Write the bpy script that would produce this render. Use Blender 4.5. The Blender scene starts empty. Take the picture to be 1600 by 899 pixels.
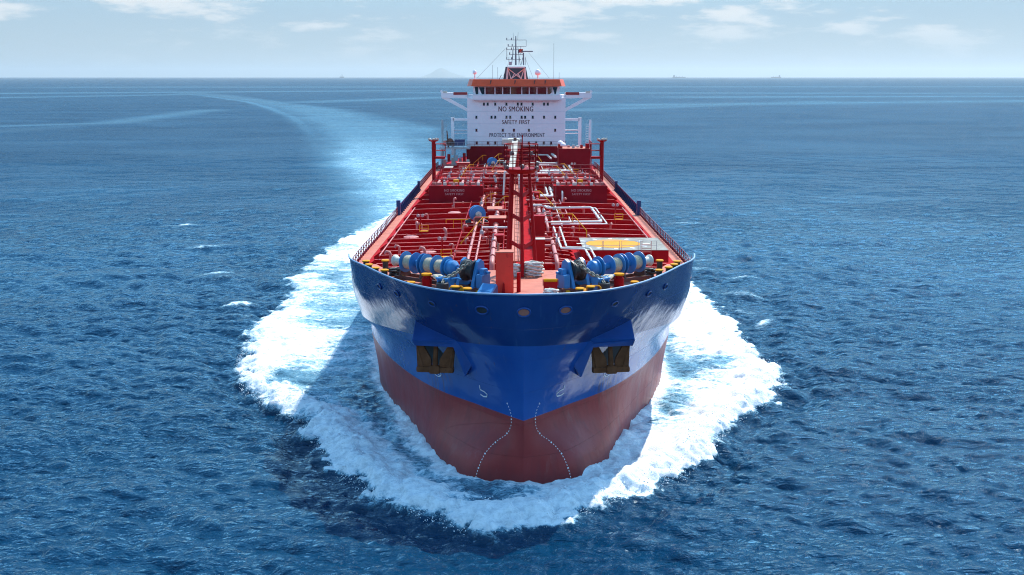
import bpy, math, random
import numpy as np
from mathutils import Vector, Matrix
R = math.radians
random.seed(7)
SC = bpy.context.scene
COL = SC.collection
# ---------------------------------------------------------------- camera, sky, sun, exposure
cam_d = bpy.data.cameras.new('camera'); cam = bpy.data.objects.new('camera', cam_d); COL.objects.link(cam)
cam.location = (-0.9, -82.0, 32.0); cam.rotation_euler = (R(90 - 10.9), 0, 0)
cam_d.sensor_width = 36; cam_d.lens = 36 * 1710 / 1600; cam_d.clip_start = 1; cam_d.clip_end = 120000
SC.camera = cam
SUN_EL, SUN_AZ = 52.0, 29.5            # azimuth measured from straight astern towards starboard side of the picture
W = bpy.data.worlds.new('World'); SC.world = W; W.use_nodes = True
nt = W.node_tree; nt.nodes.clear(); L = nt.links.new
def N(t, k, **kw):
    n = t.nodes.new(k)
    for a, b in kw.items(): setattr(n, a, b)
    return n
sky = N(nt, 'ShaderNodeTexSky', sky_type='NISHITA', sun_disc=False, sun_elevation=R(SUN_EL), sun_rotation=R(SUN_AZ),
        altitude=0, air_density=1.0, dust_density=0.2, ozone_density=4.0)
tc = N(nt, 'ShaderNodeTexCoord'); mp = N(nt, 'ShaderNodeMapping'); mp.inputs['Scale'].default_value = (13, 13, 52)
mp.inputs['Location'].default_value = (3.1, 1.7, 0.4)
nz = N(nt, 'ShaderNodeTexNoise'); nz.inputs['Scale'].default_value = 1.0; nz.inputs['Detail'].default_value = 7; nz.inputs['Roughness'].default_value = .56
L(tc.outputs['Generated'], mp.inputs[0]); L(mp.outputs[0], nz.inputs['Vector'])
cr = N(nt, 'ShaderNodeMapRange', interpolation_type='SMOOTHSTEP'); cr.inputs[1].default_value = .495; cr.inputs[2].default_value = .64
L(nz.outputs['Fac'], cr.inputs[0])
sep = N(nt, 'ShaderNodeSeparateXYZ'); L(tc.outputs['Generated'], sep.inputs[0])
el = N(nt, 'ShaderNodeMapRange', interpolation_type='SMOOTHSTEP'); el.inputs[1].default_value = .008; el.inputs[2].default_value = .06
el.inputs[3].default_value = .12; el.inputs[4].default_value = .9
L(sep.outputs['Z'], el.inputs[0])
mu = N(nt, 'ShaderNodeMath', operation='MULTIPLY'); L(cr.outputs[0], mu.inputs[0]); 
e2 = N(nt, 'ShaderNodeMapRange', interpolation_type='SMOOTHSTEP')            # clouds lie in a low bank; overhead it is clear
for i, q in enumerate((.10, .25, 1., 0.)): e2.inputs[i + 1].default_value = q
L(sep.outputs['Z'], e2.inputs[0]); m0 = N(nt, 'ShaderNodeMath', operation='MULTIPLY'); L(el.outputs[0], m0.inputs[0]); L(e2.outputs[0], m0.inputs[1]); L(m0.outputs[0], mu.inputs[1])
mx = N(nt, 'ShaderNodeMix', data_type='RGBA'); L(mu.outputs[0], mx.inputs['Factor'])
mx.inputs['B'].default_value = (2.35, 2.5, 2.6, 1)
hz = N(nt, 'ShaderNodeMapRange', interpolation_type='SMOOTHSTEP')            # pale sea air low on the horizon
for i, q in enumerate((.05, .24, 1.0, .0)): hz.inputs[i + 1].default_value = q
L(sep.outputs['Z'], hz.inputs[0])
hc = N(nt, 'ShaderNodeMapRange', interpolation_type='SMOOTHSTEP'); hc.inputs[1].default_value = .0; hc.inputs[2].default_value = .09; L(sep.outputs['Z'], hc.inputs[0])
hm = N(nt, 'ShaderNodeMix', data_type='RGBA'); L(hc.outputs[0], hm.inputs['Factor']); hm.inputs['A'].default_value = (1.42, 1.80, 2.02, 1); hm.inputs['B'].default_value = (1.14, 1.70, 2.18, 1)
ha = N(nt, 'ShaderNodeMix', data_type='RGBA'); L(hz.outputs[0], ha.inputs['Factor']); tn = N(nt, 'ShaderNodeMix', data_type='RGBA', blend_type='MULTIPLY'); tn.inputs['Factor'].default_value = 1; L(sky.outputs[0], tn.inputs['A']); tn.inputs['B'].default_value = (.70, 1.0, .97, 1); L(tn.outputs['Result'], ha.inputs['A']); L(hm.outputs['Result'], ha.inputs['B'])
L(ha.outputs['Result'], mx.inputs['A'])
bg = N(nt, 'ShaderNodeBackground'); bg.inputs['Strength'].default_value = 0.15
L(mx.outputs['Result'], bg.inputs['Color']); L(bg.outputs[0], N(nt, 'ShaderNodeOutputWorld').inputs['Surface'])
sd = bpy.data.lights.new('sun', 'SUN'); sd.energy = 2.7; sd.angle = R(.53); sd.color = (1, .97, .92)
sun = bpy.data.objects.new('sun', sd); COL.objects.link(sun)
sv = Vector((math.sin(R(SUN_AZ)) * math.cos(R(SUN_EL)), math.cos(R(SUN_AZ)) * math.cos(R(SUN_EL)), math.sin(R(SUN_EL))))
sun.rotation_euler = sv.to_track_quat('Z', 'Y').to_euler(); sun.location = sv * 300
vs = SC.view_settings; vs.view_transform = 'Standard'; vs.look = 'None'; vs.gamma = 1; vs.exposure = 1.22; vs.use_curve_mapping = False
SC.cycles.use_denoising = True; SC.cycles.denoiser = 'OPENIMAGEDENOISE'; SC.cycles.denoising_prefilter = 'NONE'
SC.cycles.filter_width = 1.1; SC.cycles.max_bounces = 6; SC.cycles.sample_clamp_indirect = 3; SC.cycles.sample_clamp_direct = 3.0; SC.cycles.caustics_reflective = False; SC.cycles.caustics_refractive = False

# ---------------------------------------------------------------- materials
def mat(name, col, rough=.5, var=.12, scale=.8, bump=0, bscale=6, metal=0, col2=None, spec=.5, stretch=(1, 1, 1), coat=0, wear=None):
    m = bpy.data.materials.new(name); m.use_nodes = True; t = m.node_tree; b = t.nodes['Principled BSDF']
    b.inputs['Roughness'].default_value = rough; b.inputs['Metallic'].default_value = metal
    b.inputs['Specular IOR Level'].default_value = spec; b.inputs['Coat Weight'].default_value = coat; b.inputs['Coat Roughness'].default_value = .15
    c = N(t, 'ShaderNodeTexCoord'); mpn = N(t, 'ShaderNodeMapping'); mpn.inputs['Scale'].default_value = stretch
    t.links.new(c.outputs['Object'], mpn.inputs[0])
    n = N(t, 'ShaderNodeTexNoise'); n.inputs['Scale'].default_value = scale; n.inputs['Detail'].default_value = 6; n.inputs['Roughness'].default_value = .62
    t.links.new(mpn.outputs[0], n.inputs['Vector'])
    ra = N(t, 'ShaderNodeMapRange'); ra.inputs[1].default_value = .3; ra.inputs[2].default_value = .7
    t.links.new(n.outputs['Fac'], ra.inputs[0])
    mi = N(t, 'ShaderNodeMix', data_type='RGBA'); t.links.new(ra.outputs[0], mi.inputs['Factor'])
    if col2 is None: col2 = tuple(min(1, x * (1 + var) + var * .02) for x in col); col = tuple(x * (1 - var) for x in col)
    mi.inputs['A'].default_value = (*col, 1); mi.inputs['B'].default_value = (*col2, 1)
    out = mi.outputs['Result']
    if wear:
        wcol, thr, ws = wear
        n2 = N(t, 'ShaderNodeTexNoise'); n2.inputs['Scale'].default_value = ws; n2.inputs['Detail'].default_value = 8; n2.inputs['Roughness'].default_value = .7
        t.links.new(mpn.outputs[0], n2.inputs['Vector'])
        r2 = N(t, 'ShaderNodeMapRange'); r2.inputs[1].default_value = thr; r2.inputs[2].default_value = thr + .1
        t.links.new(n2.outputs['Fac'], r2.inputs[0])
        m2 = N(t, 'ShaderNodeMix', data_type='RGBA'); t.links.new(r2.outputs[0], m2.inputs['Factor']); t.links.new(out, m2.inputs['A'])
        m2.inputs['B'].default_value = (*wcol, 1); out = m2.outputs['Result']
    t.links.new(out, b.inputs['Base Color'])
    if bump:
        n3 = N(t, 'ShaderNodeTexNoise'); n3.inputs['Scale'].default_value = bscale; n3.inputs['Detail'].default_value = 4
        t.links.new(mpn.outputs[0], n3.inputs['Vector'])
        bp = N(t, 'ShaderNodeBump'); bp.inputs['Distance'].default_value = bump; bp.inputs['Strength'].default_value = 1
        t.links.new(n3.outputs['Fac'], bp.inputs['Height']); t.links.new(bp.outputs[0], b.inputs['Normal'])
    return m
M = {}
RUST = (.11, .035, .012)
M['deck_red'] = mat('deck_red_paint', (.40, .007, .010), .6, .16, .5, spec=.02, wear=((.40, .08, .06), .64, .9), bump=.01, bscale=3)
M['beam_red'] = mat('beam_red_paint', (.44, .005, .009), .6, .15, .6, spec=.02, wear=((.34, .03, .025), .7, 1.3))
M['walk_pink'] = mat('faded_walkway_paint', (.50, .16, .105), .7, .16, .7, spec=.2, wear=((.36, .075, .05), .58, .9), bump=.006, bscale=8)
M['red'] = mat('red_paint', (.36, .005, .008), .5, .1, 1.2, spec=.08, wear=((.20, .02, .02), .7, 2))
M['orange_red'] = mat('orange_red_paint', (.88, .045, .022), .5, .08, 1.2, spec=.35, wear=((.68, .015, .012), .6, 1.2))
M['pipe_pink'] = mat('faded_red_pipe_paint', (.52, .17, .14), .5, .15, 1.5, wear=((.40, .03, .03), .56, 1.6))
M['pipe_white'] = mat('white_pipe_paint', (.72, .69, .62), .4, .1, 1.5, wear=((.35, .30, .25), .66, 3))
M['white'] = mat('white_paint', (.88, .80, .80), .45, .04, .35, wear=((.70, .58, .52), .66, 1.2), stretch=(1, 1, .35))
M['offwhite'] = mat('cream_paint', (.60, .56, .47), .45, .1, .8, wear=((.45, .40, .30), .66, 2))
M['orange'] = mat('orange_visor_paint', (.85, .085, .012), .45, .08, .7, wear=((.7, .2, .08), .68, 1.4))
M['yellow'] = mat('yellow_paint', (.66, .27, .004), .65, .1, 1.2, spec=.12, wear=((.55, .28, .05), .68, 3))
M['blue'] = mat('winch_blue_paint', (.03, .195, .44), .42, .12, 1.4, wear=((.06, .12, .2), .67, 3))
M['dark_blue'] = mat('dark_blue_paint', (.007, .036, .13), .35, .12, 1.4)
M['black'] = mat('black_grease', (.018, .017, .016), .5, .3, 3, wear=((.07, .04, .02), .64, 4))
M['grey'] = mat('grey_paint', (.36, .37, .38), .45, .12, 1.2)
M['dark'] = mat('dark_interior', (.02, .022, .025), .6, .2)
M['chain'] = mat('weathered_chain', (.24, .21, .16), .6, .3, 4, wear=((.5, .48, .42), .6, 5))
M['rope'] = mat('mooring_rope', (.60, .52, .38), .9, .22, 9, bump=.03, bscale=14, stretch=(1, 1, 3))
M['rope_white'] = mat('white_rope', (.62, .60, .53), .9, .3, 6, bump=.03, bscale=10)
M['rust'] = mat('rusty_anchor', (.17, .052, .018), .85, .3, 1.4, spec=.2, wear=((.04, .03, .025), .6, 1.6), bump=.03, bscale=5)
M['glass'] = mat('dark_window_glass', (.012, .016, .022), .06, .1, spec=.8)
M['text_red'] = mat('dark_red_lettering', (.11, .012, .018), .5, .05)
M['text_white'] = mat('white_lettering', (.75, .74, .74), .5, .05)
M['text_faded'] = mat('faded_lettering', (.50, .30, .30), .6, .15, 3)
M['brown'] = mat('rust_brown_steel', (.13, .045, .03), .6, .25, 2)
M['wood'] = mat('grey_board', (.27, .255, .22), .8, .25, 1.2, spec=.1, wear=((.42, .40, .37), .58, 1.5))
M['teal'] = mat('funnel_teal_paint', (.012, .05, .075), .5, .1)
M['far'] = mat('far_ship_grey', (.10, .11, .13), .7, .1, .02)
M['far_red'] = mat('far_ship_brown', (.12, .07, .06), .7, .1, .02)
M['island'] = mat('island_scrub', (.10, .11, .07), .9, .3, .004)
M['dodger_red'] = mat('dodger_red', (.33, .02, .02), .5, .08)
M['flange_pink'] = mat('worn_flange_paint', (.52, .10, .085), .55, .2, .8, spec=.2, wear=((.40, .02, .02), .58, 1.2))
M['lamp_grey'] = mat('lamp_housing', (.17, .16, .16), .5, .2, 2)
M['jib_cream'] = mat('jib_cream_paint', (.46, .43, .36), .55, .12, .8, spec=.2, wear=((.3, .26, .2), .62, 2))
M['lifeboat'] = mat('lifeboat_orange', (.55, .09, .03), .4, .08)

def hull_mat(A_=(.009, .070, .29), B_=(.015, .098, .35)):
    m = bpy.data.materials.new('hull_paint'); m.use_nodes = True; t = m.node_tree; b = t.nodes['Principled BSDF']; lk = t.links.new
    c = N(t, 'ShaderNodeTexCoord'); s = N(t, 'ShaderNodeSeparateXYZ'); lk(c.outputs['Object'], s.inputs[0])
    def noise(scale, st, det=6, ro=.6):
        mpn = N(t, 'ShaderNodeMapping'); mpn.inputs['Scale'].default_value = st; lk(c.outputs['Object'], mpn.inputs[0])
        n = N(t, 'ShaderNodeTexNoise'); n.inputs['Scale'].default_value = scale; n.inputs['Detail'].default_value = det; n.inputs['Roughness'].default_value = ro
        lk(mpn.outputs[0], n.inputs['Vector']); return n.outputs['Fac']
    def rng(v, a, b_, c_=0, d=1, st='SMOOTHSTEP'):
        r = N(t, 'ShaderNodeMapRange', interpolation_type=st)
        for i, q in enumerate((a, b_, c_, d)): r.inputs[i + 1].default_value = q
        lk(v, r.inputs[0]); return r.outputs[0]
    def mix(f, a, b_):
        x = N(t, 'ShaderNodeMix', data_type='RGBA')
        if hasattr(f, 'is_linked'): lk(f, x.inputs['Factor'])
        else: x.inputs['Factor'].default_value = f
        for k, v in (('A', a), ('B', b_)):
            if isinstance(v, tuple): x.inputs[k].default_value = (*v, 1)
            else: lk(v, x.inputs[k])
        return x.outputs['Result']
    def mul(a, b_):
        x = N(t, 'ShaderNodeMath', operation='MULTIPLY'); lk(a, x.inputs[0])
        if isinstance(b_, float): x.inputs[1].default_value = b_
        else: lk(b_, x.inputs[1])
        return x.outputs[0]
    big = noise(.22, (1, 1, .6)); streak = noise(1.3, (1, 1, .10), 7); scuff = noise(.9, (1, 1, .35), 8, .68)
    blue = mix(rng(big, .3, .7), A_, B_)
    rustv = mul(rng(noise(2.2, (1, 1, .06), 6), .63, .72), .45); blue = mix(rustv, blue, (.10, .055, .035))
    blue = mix(mul(rng(streak, .56, .72), .35), blue, (.05, .12, .26))
    red = mix(rng(big, .3, .7), (.30, .028, .026), (.37, .05, .044))
    red = mix(mul(rng(streak, .45, .7), .55), red, (.20, .035, .035))
    red = mix(mul(rng(scuff, .56, .72), .5), red, (.32, .11, .10))
    # boot-top line with salt scuffs just below it and a darker wet band at the water
    x = N(t, 'ShaderNodeMath', operation='ADD'); lk(s.outputs['Z'], x.inputs[0]); x.inputs[1].default_value = 0
    base = mix(rng(s.outputs['Z'], 5.585, 5.615, st='LINEAR'), red, blue)
    wet = mul(rng(s.outputs['Z'], 2.2, .4), .5)
    ax = N(t, 'ShaderNodeMath', operation='ABSOLUTE'); lk(s.outputs['X'], ax.inputs[0])
    xx = N(t, 'ShaderNodeMath', operation='SUBTRACT'); lk(ax.outputs[0], xx.inputs[0]); xx.inputs[1].default_value = 7.1
    xa = N(t, 'ShaderNodeMath', operation='ABSOLUTE'); lk(xx.outputs[0], xa.inputs[0])
    run = mul(mul(rng(xa.outputs[0], 1.6, .5), rng(s.outputs['Z'], 8.6, 7.6)), mul(rng(noise(3.2, (1, 1, .04), 5), .46, .62), rng(s.outputs['Z'], 3.5, 6.5)))
    base = mix(mul(run, .55), base, (.11, .05, .03))
    base = mix(wet, base, (.10, .022, .024))
    lk(base, b.inputs['Base Color'])
    lk(rng(s.outputs['Z'], 5.5, 5.7, .25, .75, 'LINEAR'), b.inputs['Specular IOR Level'])
    rr = N(t, 'ShaderNodeMath', operation='ADD'); lk(rng(noise(.3, (1, 1, .5), 3), .3, .7, .0, .10), rr.inputs[0]); lk(rng(s.outputs['Z'], 5.5, 5.7, .34, .13, 'LINEAR'), rr.inputs[1])
    lk(rr.outputs[0], b.inputs['Roughness'])
    # plating: seams every few metres and slight dishing between the frames
    br = N(t, 'ShaderNodeTexBrick'); br.inputs['Scale'].default_value = 1; br.inputs['Mortar Size'].default_value = .012; br.inputs['Brick Width'].default_value = 7; br.inputs['Row Height'].default_value = 2.6
    cv = N(t, 'ShaderNodeCombineXYZ'); ad = N(t, 'ShaderNodeMath', operation='ADD'); lk(s.outputs['X'], ad.inputs[0]); lk(s.outputs['Y'], ad.inputs[1])
    lk(ad.outputs[0], cv.inputs[0]); lk(s.outputs['Z'], cv.inputs[1]); lk(cv.outputs[0], br.inputs['Vector'])
    b1 = N(t, 'ShaderNodeBump'); b1.inputs['Distance'].default_value = .065; b1.inputs['Strength'].default_value = 1; lk(noise(.55, (1, 1, 1), 2), b1.inputs['Height'])
    b2 = N(t, 'ShaderNodeBump'); b2.inputs['Distance'].default_value = .03; b2.invert = True; lk(br.outputs['Fac'], b2.inputs['Height']); lk(b1.outputs[0], b2.inputs['Normal'])
    lk(b2.outputs[0], b.inputs['Normal'])
    return m
M['hull'] = hull_mat(); M['hull_top_shade'] = hull_mat((.004, .030, .135), (.007, .044, .18))  # upper strake: shade of the down-facing flare put into a darker navy

# ---------------------------------------------------------------- mesh builder
class MB:
    def __init__(s): s.v = []; s.f = []; s.sm = []
    def add(s, v, f, smooth=False):
        o = len(s.v); s.v += [tuple(p) for p in v]; s.f += [tuple(i + o for i in q) for q in f]; s.sm += [smooth] * len(f); return s
    def box(s, c, d, rz=0, rx=0, bev=0):
        x, y, z = (q / 2 for q in d); m = Matrix.Translation(c) @ Matrix.Rotation(rz, 4, 'Z') @ Matrix.Rotation(rx, 4, 'X')
        if bev:
            b = bev; v = []
            for sx, sy, sz in [(i, j, k) for i in (-1, 1) for j in (-1, 1) for k in (-1, 1)]:
                v += [(sx * (x - b), sy * y, sz * z) , (sx * x, sy * (y - b), sz * z), (sx * x, sy * y, sz * (z - b))]
            import bmesh
            bm = bmesh.new(); [bm.verts.new(m @ Vector(p)) for p in v]; bmesh.ops.convex_hull(bm, input=bm.verts); bm.verts.index_update()
            s.add([p.co[:] for p in bm.verts], [[p.index for p in f.verts] for f in bm.faces]); bm.free(); return s
        v = [m @ Vector((i * x, j * y, k * z)) for i, j, k in ((-1,-1,-1),(1,-1,-1),(1,1,-1),(-1,1,-1),(-1,-1,1),(1,-1,1),(1,1,1),(-1,1,1))]
        return s.add(v, [(0,3,2,1),(4,5,6,7),(0,1,5,4),(1,2,6,5),(2,3,7,6),(3,0,4,7)])
    def tube(s, pts, r, n=8, cap=True):
        pts = [Vector(p) for p in pts]; k = len(pts); rr = r if isinstance(r, (list, tuple)) else [r] * k
        v = []; up = None
        for i, p in enumerate(pts):
            d = ((pts[min(i + 1, k - 1)] - p).normalized() + (p - pts[max(i - 1, 0)]).normalized())
            if d.length < 1e-6: d = pts[min(i + 1, k - 1)] - pts[max(i - 1, 0)]
            d.normalize()
            a = Vector((0, 0, 1)) if abs(d.z) < .9 else Vector((1, 0, 0))
            if up is not None: a = up - d * up.dot(d)
            if a.length < 1e-4: a = Vector((1, 0, 0))
            e1 = (a - d * a.dot(d)).normalized(); e2 = d.cross(e1); up = e1
            # widen mitred corners
            sc = 1.0
            if 0 < i < k - 1:
                cz = max(.5, d.dot((pts[i + 1] - p).normalized())); sc = 1 / cz if cz < 1 else 1
            for j in range(n):
                t = 2 * math.pi * j / n; v.append(p + (e1 * math.cos(t) + e2 * math.sin(t)) * rr[i] * min(sc, 1.3))
        f = [(i * n + j, i * n + (j + 1) % n, (i + 1) * n + (j + 1) % n, (i + 1) * n + j) for i in range(k - 1) for j in range(n)]
        s.add(v, f, True)
        if cap: s.add(v[:n], [tuple(range(n))[::-1]]); s.add(v[-n:], [tuple(range(n))])
        return s
    def cyl(s, a, b, r, n=16): return s.tube([a, b], r, n)
    def lathe(s, c, axis, prof, n=20):
        """profile of (distance along axis, radius)"""
        c = Vector(c); d = Vector(axis).normalized(); a = Vector((0, 0, 1)) if abs(d.z) < .9 else Vector((1, 0, 0))
        e1 = (a - d * a.dot(d)).normalized(); e2 = d.cross(e1)
        for (h0, r0), (h1, r1) in zip(prof[:-1], prof[1:]):
            v = []
            for h, r in ((h0, r0), (h1, r1)):
                for j in range(n):
                    t = 2 * math.pi * j / n; v.append(c + d * h + (e1 * math.cos(t) + e2 * math.sin(t)) * max(r, 1e-4))
            s.add(v, [(j, (j + 1) % n, n + (j + 1) % n, n + j) for j in range(n)], True)
        return s
    def prism(s, poly, d):
        """flat polygon (3d points) extruded by vector d"""
        n = len(poly); d = Vector(d); v = [Vector(p) for p in poly] + [Vector(p) + d for p in poly]
        return s.add(v, [tuple(range(n))[::-1], tuple(range(n, 2 * n))] + [(i, (i + 1) % n, n + (i + 1) % n, n + i) for i in range(n)])
    def rail(s, pts, h=1.05, bars=3, step=1.5, r=.035, post=.045):
        P = [Vector(p) for p in pts]
        for k in range(1, bars + 1): s.tube([p + Vector((0, 0, h * k / bars)) for p in P], r, 5)
        for a, b in zip(P[:-1], P[1:]):
            n = max(1, round((b - a).length / step))
            for i in range(n + 1): q = a.lerp(b, i / n); s.tube([q, q + Vector((0, 0, h))], post, 5)
        return s
    def ladder(s, a, b, w=.45, side=(1, 0, 0), step=.35, r=.03):
        a, b, sd_ = Vector(a), Vector(b), Vector(side) * w / 2
        s.tube([a - sd_, b - sd_], r, 5); s.tube([a + sd_, b + sd_], r, 5)
        n = int((b - a).length / step)
        for i in range(1, n): q = a.lerp(b, i / n); s.tube([q - sd_, q + sd_], r * .8, 5)
        return s
    def build(s, name, m, parent=None, loc=(0, 0, 0), rz=0):
        me = bpy.data.meshes.new(name); me.from_pydata(s.v, [], s.f)
        me.polygons.foreach_set('use_smooth', s.sm); me.update()
        o = bpy.data.objects.new(name, me); COL.objects.link(o); me.materials.append(M[m] if isinstance(m, str) else m)
        o.location = loc; o.rotation_euler = (0, 0, rz)
        if parent: o.parent = parent
        return o
def tag(o, label=None, cat=None, group=None, kind=None):
    for k, v in (('label', label), ('category', cat), ('group', group), ('kind', kind)):
        if v: o[k] = v
    return o
def empty(name, loc=(0, 0, 0), parent=None, rz=0):
    o = bpy.data.objects.new(name, None); COL.objects.link(o); o.location = loc; o.rotation_euler = (0, 0, rz)
    if parent: o.parent = parent
    return o
def copy_tree(o, parent=None):
    c = o.copy(); COL.objects.link(c); c.parent = parent
    for ch in o.children: copy_tree(ch, c)
    return c
def text(name, s, m, parent, cx, y, z, w, h, ext=.02):
    """lettering standing in the x-z plane, facing the bow, cx/z its centre"""
    cu = bpy.data.curves.new(name, 'FONT'); cu.body = s; cu.size = 1; cu.extrude = .0; cu.space_character = 1.12; cu.resolution_u = 3
    tmp = bpy.data.objects.new(name, cu); COL.objects.link(tmp)
    dg = bpy.context.evaluated_depsgraph_get(); me = bpy.data.meshes.new_from_object(tmp.evaluated_get(dg))
    bpy.data.objects.remove(tmp)
    co = np.array([v.co[:] for v in me.vertices]); lo, hi = co.min(0), co.max(0)
    for v, p in zip(me.vertices, co):
        v.co = (cx + ((p[0] - lo[0]) / (hi[0] - lo[0]) - .5) * w, y, z + ((p[1] - lo[1]) / (hi[1] - lo[1]) - .5) * h)
    # bold strokes: three plies, each 3 mm in front of the last and a hair to the side
    nv = len(me.vertices); V = [v.co[:] for v in me.vertices]; Fc = [tuple(p.vertices) for p in me.polygons]; hx = w / max(8, len(s)) * .035
    vv = [(p[0] + k * hx, p[1] - .003 * (k + 1), p[2] + abs(k) * .0) for k in (-1, 0, 1) for p in V]; ff = [tuple(i + nv * k for i in f) for k in range(3) for f in Fc]
    bpy.data.meshes.remove(me); me = bpy.data.meshes.new(name); me.from_pydata(vv, [], ff); me.update(); me.materials.append(M[m])
    o = bpy.data.objects.new(name, me); COL.objects.link(o); o.parent = parent
    return o

# ---------------------------------------------------------------- hull shape
ST = np.array([0, .3, 1, 4.3, 8, 12, 17, 24.4, 33, 45.])
LV = [(-4, [0, 1.68, 4.2, 6.6, 8.2, 9.8, 11.2, 13.4, 15.2, 16.5]), (0, [0, 1.56, 3.9, 6.4, 8.0, 9.3, 10.8, 13.4, 15.3, 16.5]),
      (1.5, [0, 1.38, 3.45, 6.0, 7.7, 9.1, 10.8, 13.5, 15.4, 16.5]), (3, [0, 0.85, 2.3, 5.0, 7.2, 9.0, 10.9, 13.7, 15.6, 16.5]),
      (4.3, [0, 0.42, 1.25, 4.1, 6.85, 9.0, 11.1, 13.9, 15.8, 16.5]), (5.6, [0, 0.28, .90, 3.65, 6.75, 9.2, 11.5, 14.1, 16.0, 16.5]),
      (8, [0, 0.34, 1.12, 4.4, 7.4, 9.8, 12.2, 14.5, 16.1, 16.5]), ('k', [0, 0.62, 1.95, 5.7, 8.9, 11.4, 14.0, 15.9, 16.5, 16.5]),
      (13, [0, 1.35, 3.35, 7.5, 10.4, 12.7, 15.2, 16.55, 16.6, 16.5]), (15.8, [0, 2.55, 4.9, 9.05, 11.45, 13.5, 15.8, 16.55, 16.6, 16.5])]
def pchip(x, y, xq):
    x = np.asarray(x, float); y = np.asarray(y, float); h = np.diff(x); d = np.diff(y) / h; m = np.zeros_like(y)
    for i in range(1, len(x) - 1):
        if d[i - 1] * d[i] > 0:
            w1, w2 = 2 * h[i] + h[i - 1], h[i] + 2 * h[i - 1]; m[i] = (w1 + w2) / (w1 / d[i - 1] + w2 / d[i])
    m[0], m[-1] = d[0], d[-1]
    i = np.clip(np.searchsorted(x, xq) - 1, 0, len(h) - 1); t = (xq - x[i]) / h[i]
    return (2*t**3 - 3*t**2 + 1) * y[i] + (t**3 - 2*t**2 + t) * h[i] * m[i] + (-2*t**3 + 3*t**2) * y[i+1] + (t**3 - t**2) * h[i] * m[i+1]
def zk(y): return 11.7 - 2.4 * min(1, (max(y, 0) / 22)) ** .8
def levels(y):
    k = zk(y)
    return [-4, 0, 1.5, 3, 4.3, 5.6, 5.6 + .52 * (k - 5.6), k, k + .49 * (15.8 - k), 15.8]
def Bl(y):
    if y >= 45:
        f = 1 if y < 140 else 1 - .35 * ((y - 140) / 38) ** 2
        return [16.5 * f] * 10
    t = math.sqrt(max(y, 0) + .1); return [float(pchip(np.sqrt(ST + .1), b, np.array([t]))[0]) for _, b in LV]
def half(y, z):
    lv = levels(y); b = Bl(y)
    if z <= lv[7]: return float(pchip(lv[:8], b[:8], np.array([z]))[0])
    return float(pchip(lv[7:], b[7:], np.array([z]))[0])
def rake(y, z): return -.8 * max(0, min(1, (z - 7) / 8.8)) * max(0, 1 - y / 20)
def hull_y(x, z):
    lo, hi = 0., 45.
    for _ in range(15):
        m = (lo + hi) / 2
        if half(m, z) < abs(x): lo = m
        else: hi = m
    return lo + rake(lo, z)
DECK_E, DECK_C, FOC = 13.55, 13.95, 14.8       # main deck at edge / centre, forecastle deck
BREAK = 15.6
def top(y): return 15.8 if y < 18.6 else (15.8 - (y - 18.6) / .9 * 2.0 if y < 19.5 else 13.8)
def gun(y):
    z = top(y); return half(y, min(z, 15.8)), y + rake(y, z), z

ship = empty('tanker_ship', (0, 0, 0))
tag(ship, 'large oil tanker with blue and red hull and red pipe-covered deck under way', 'ship')

def build_hull():
    ys = [((i / 46) ** 2) * 45 for i in range(47)]
    ys += [18.6, 19.5]; ys = sorted(ys) + [60, 80, 100, 120, 140, 150, 160, 170, 177]
    mb = MB()
    def grid(zf, dst):
        for sgn in (-1, 1):
            v = []; n = None
            for y in ys:
                zz = zf(y); n = len(zz)
                for z in zz: v.append((sgn * half(y, z), y + rake(y, z), z))
            f = []
            for i in range(len(ys) - 1):
                for j in range(n - 1):
                    q = (i * n + j, (i + 1) * n + j, (i + 1) * n + j + 1, i * n + j + 1)
                    f.append(q if sgn > 0 else q[::-1])
            dst.add(v, f, True)
    def low(y):
        lv = levels(y)[:8]; o = []
        for a, b in zip(lv[:-1], lv[1:]): o += [a + (b - a) * k / 5 for k in range(5)]
        return o + [lv[7]]
    def high(y):
        a, b = zk(y), top(y); return [a + (b - a) * k / 12 for k in range(13)]
    grid(low, mb)
    up = MB(); grid(high, up); up.build('bow_strake', 'hull_top_shade', ship)
    # transom
    y = 177; mb.add([(-half(y, 0), y, -4), (half(y, 0), y, -4), (half(y, 13), y, 13.8), (-half(y, 13), y, 13.8)], [(0, 1, 2, 3)])
    return mb.build('hull', 'hull', ship)
hull = build_hull()

def edge_line(y0, y1, dz=0, inset=0, n=40):
    pts = []
    for i in range(n + 1):
        y = y0 + (y1 - y0) * (i / n) ** 2 if y0 == 0 else y0 + (y1 - y0) * i / n
        b, yy, z = gun(y); pts.append((max(0, b - inset), yy, z + dz))
    return pts
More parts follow.
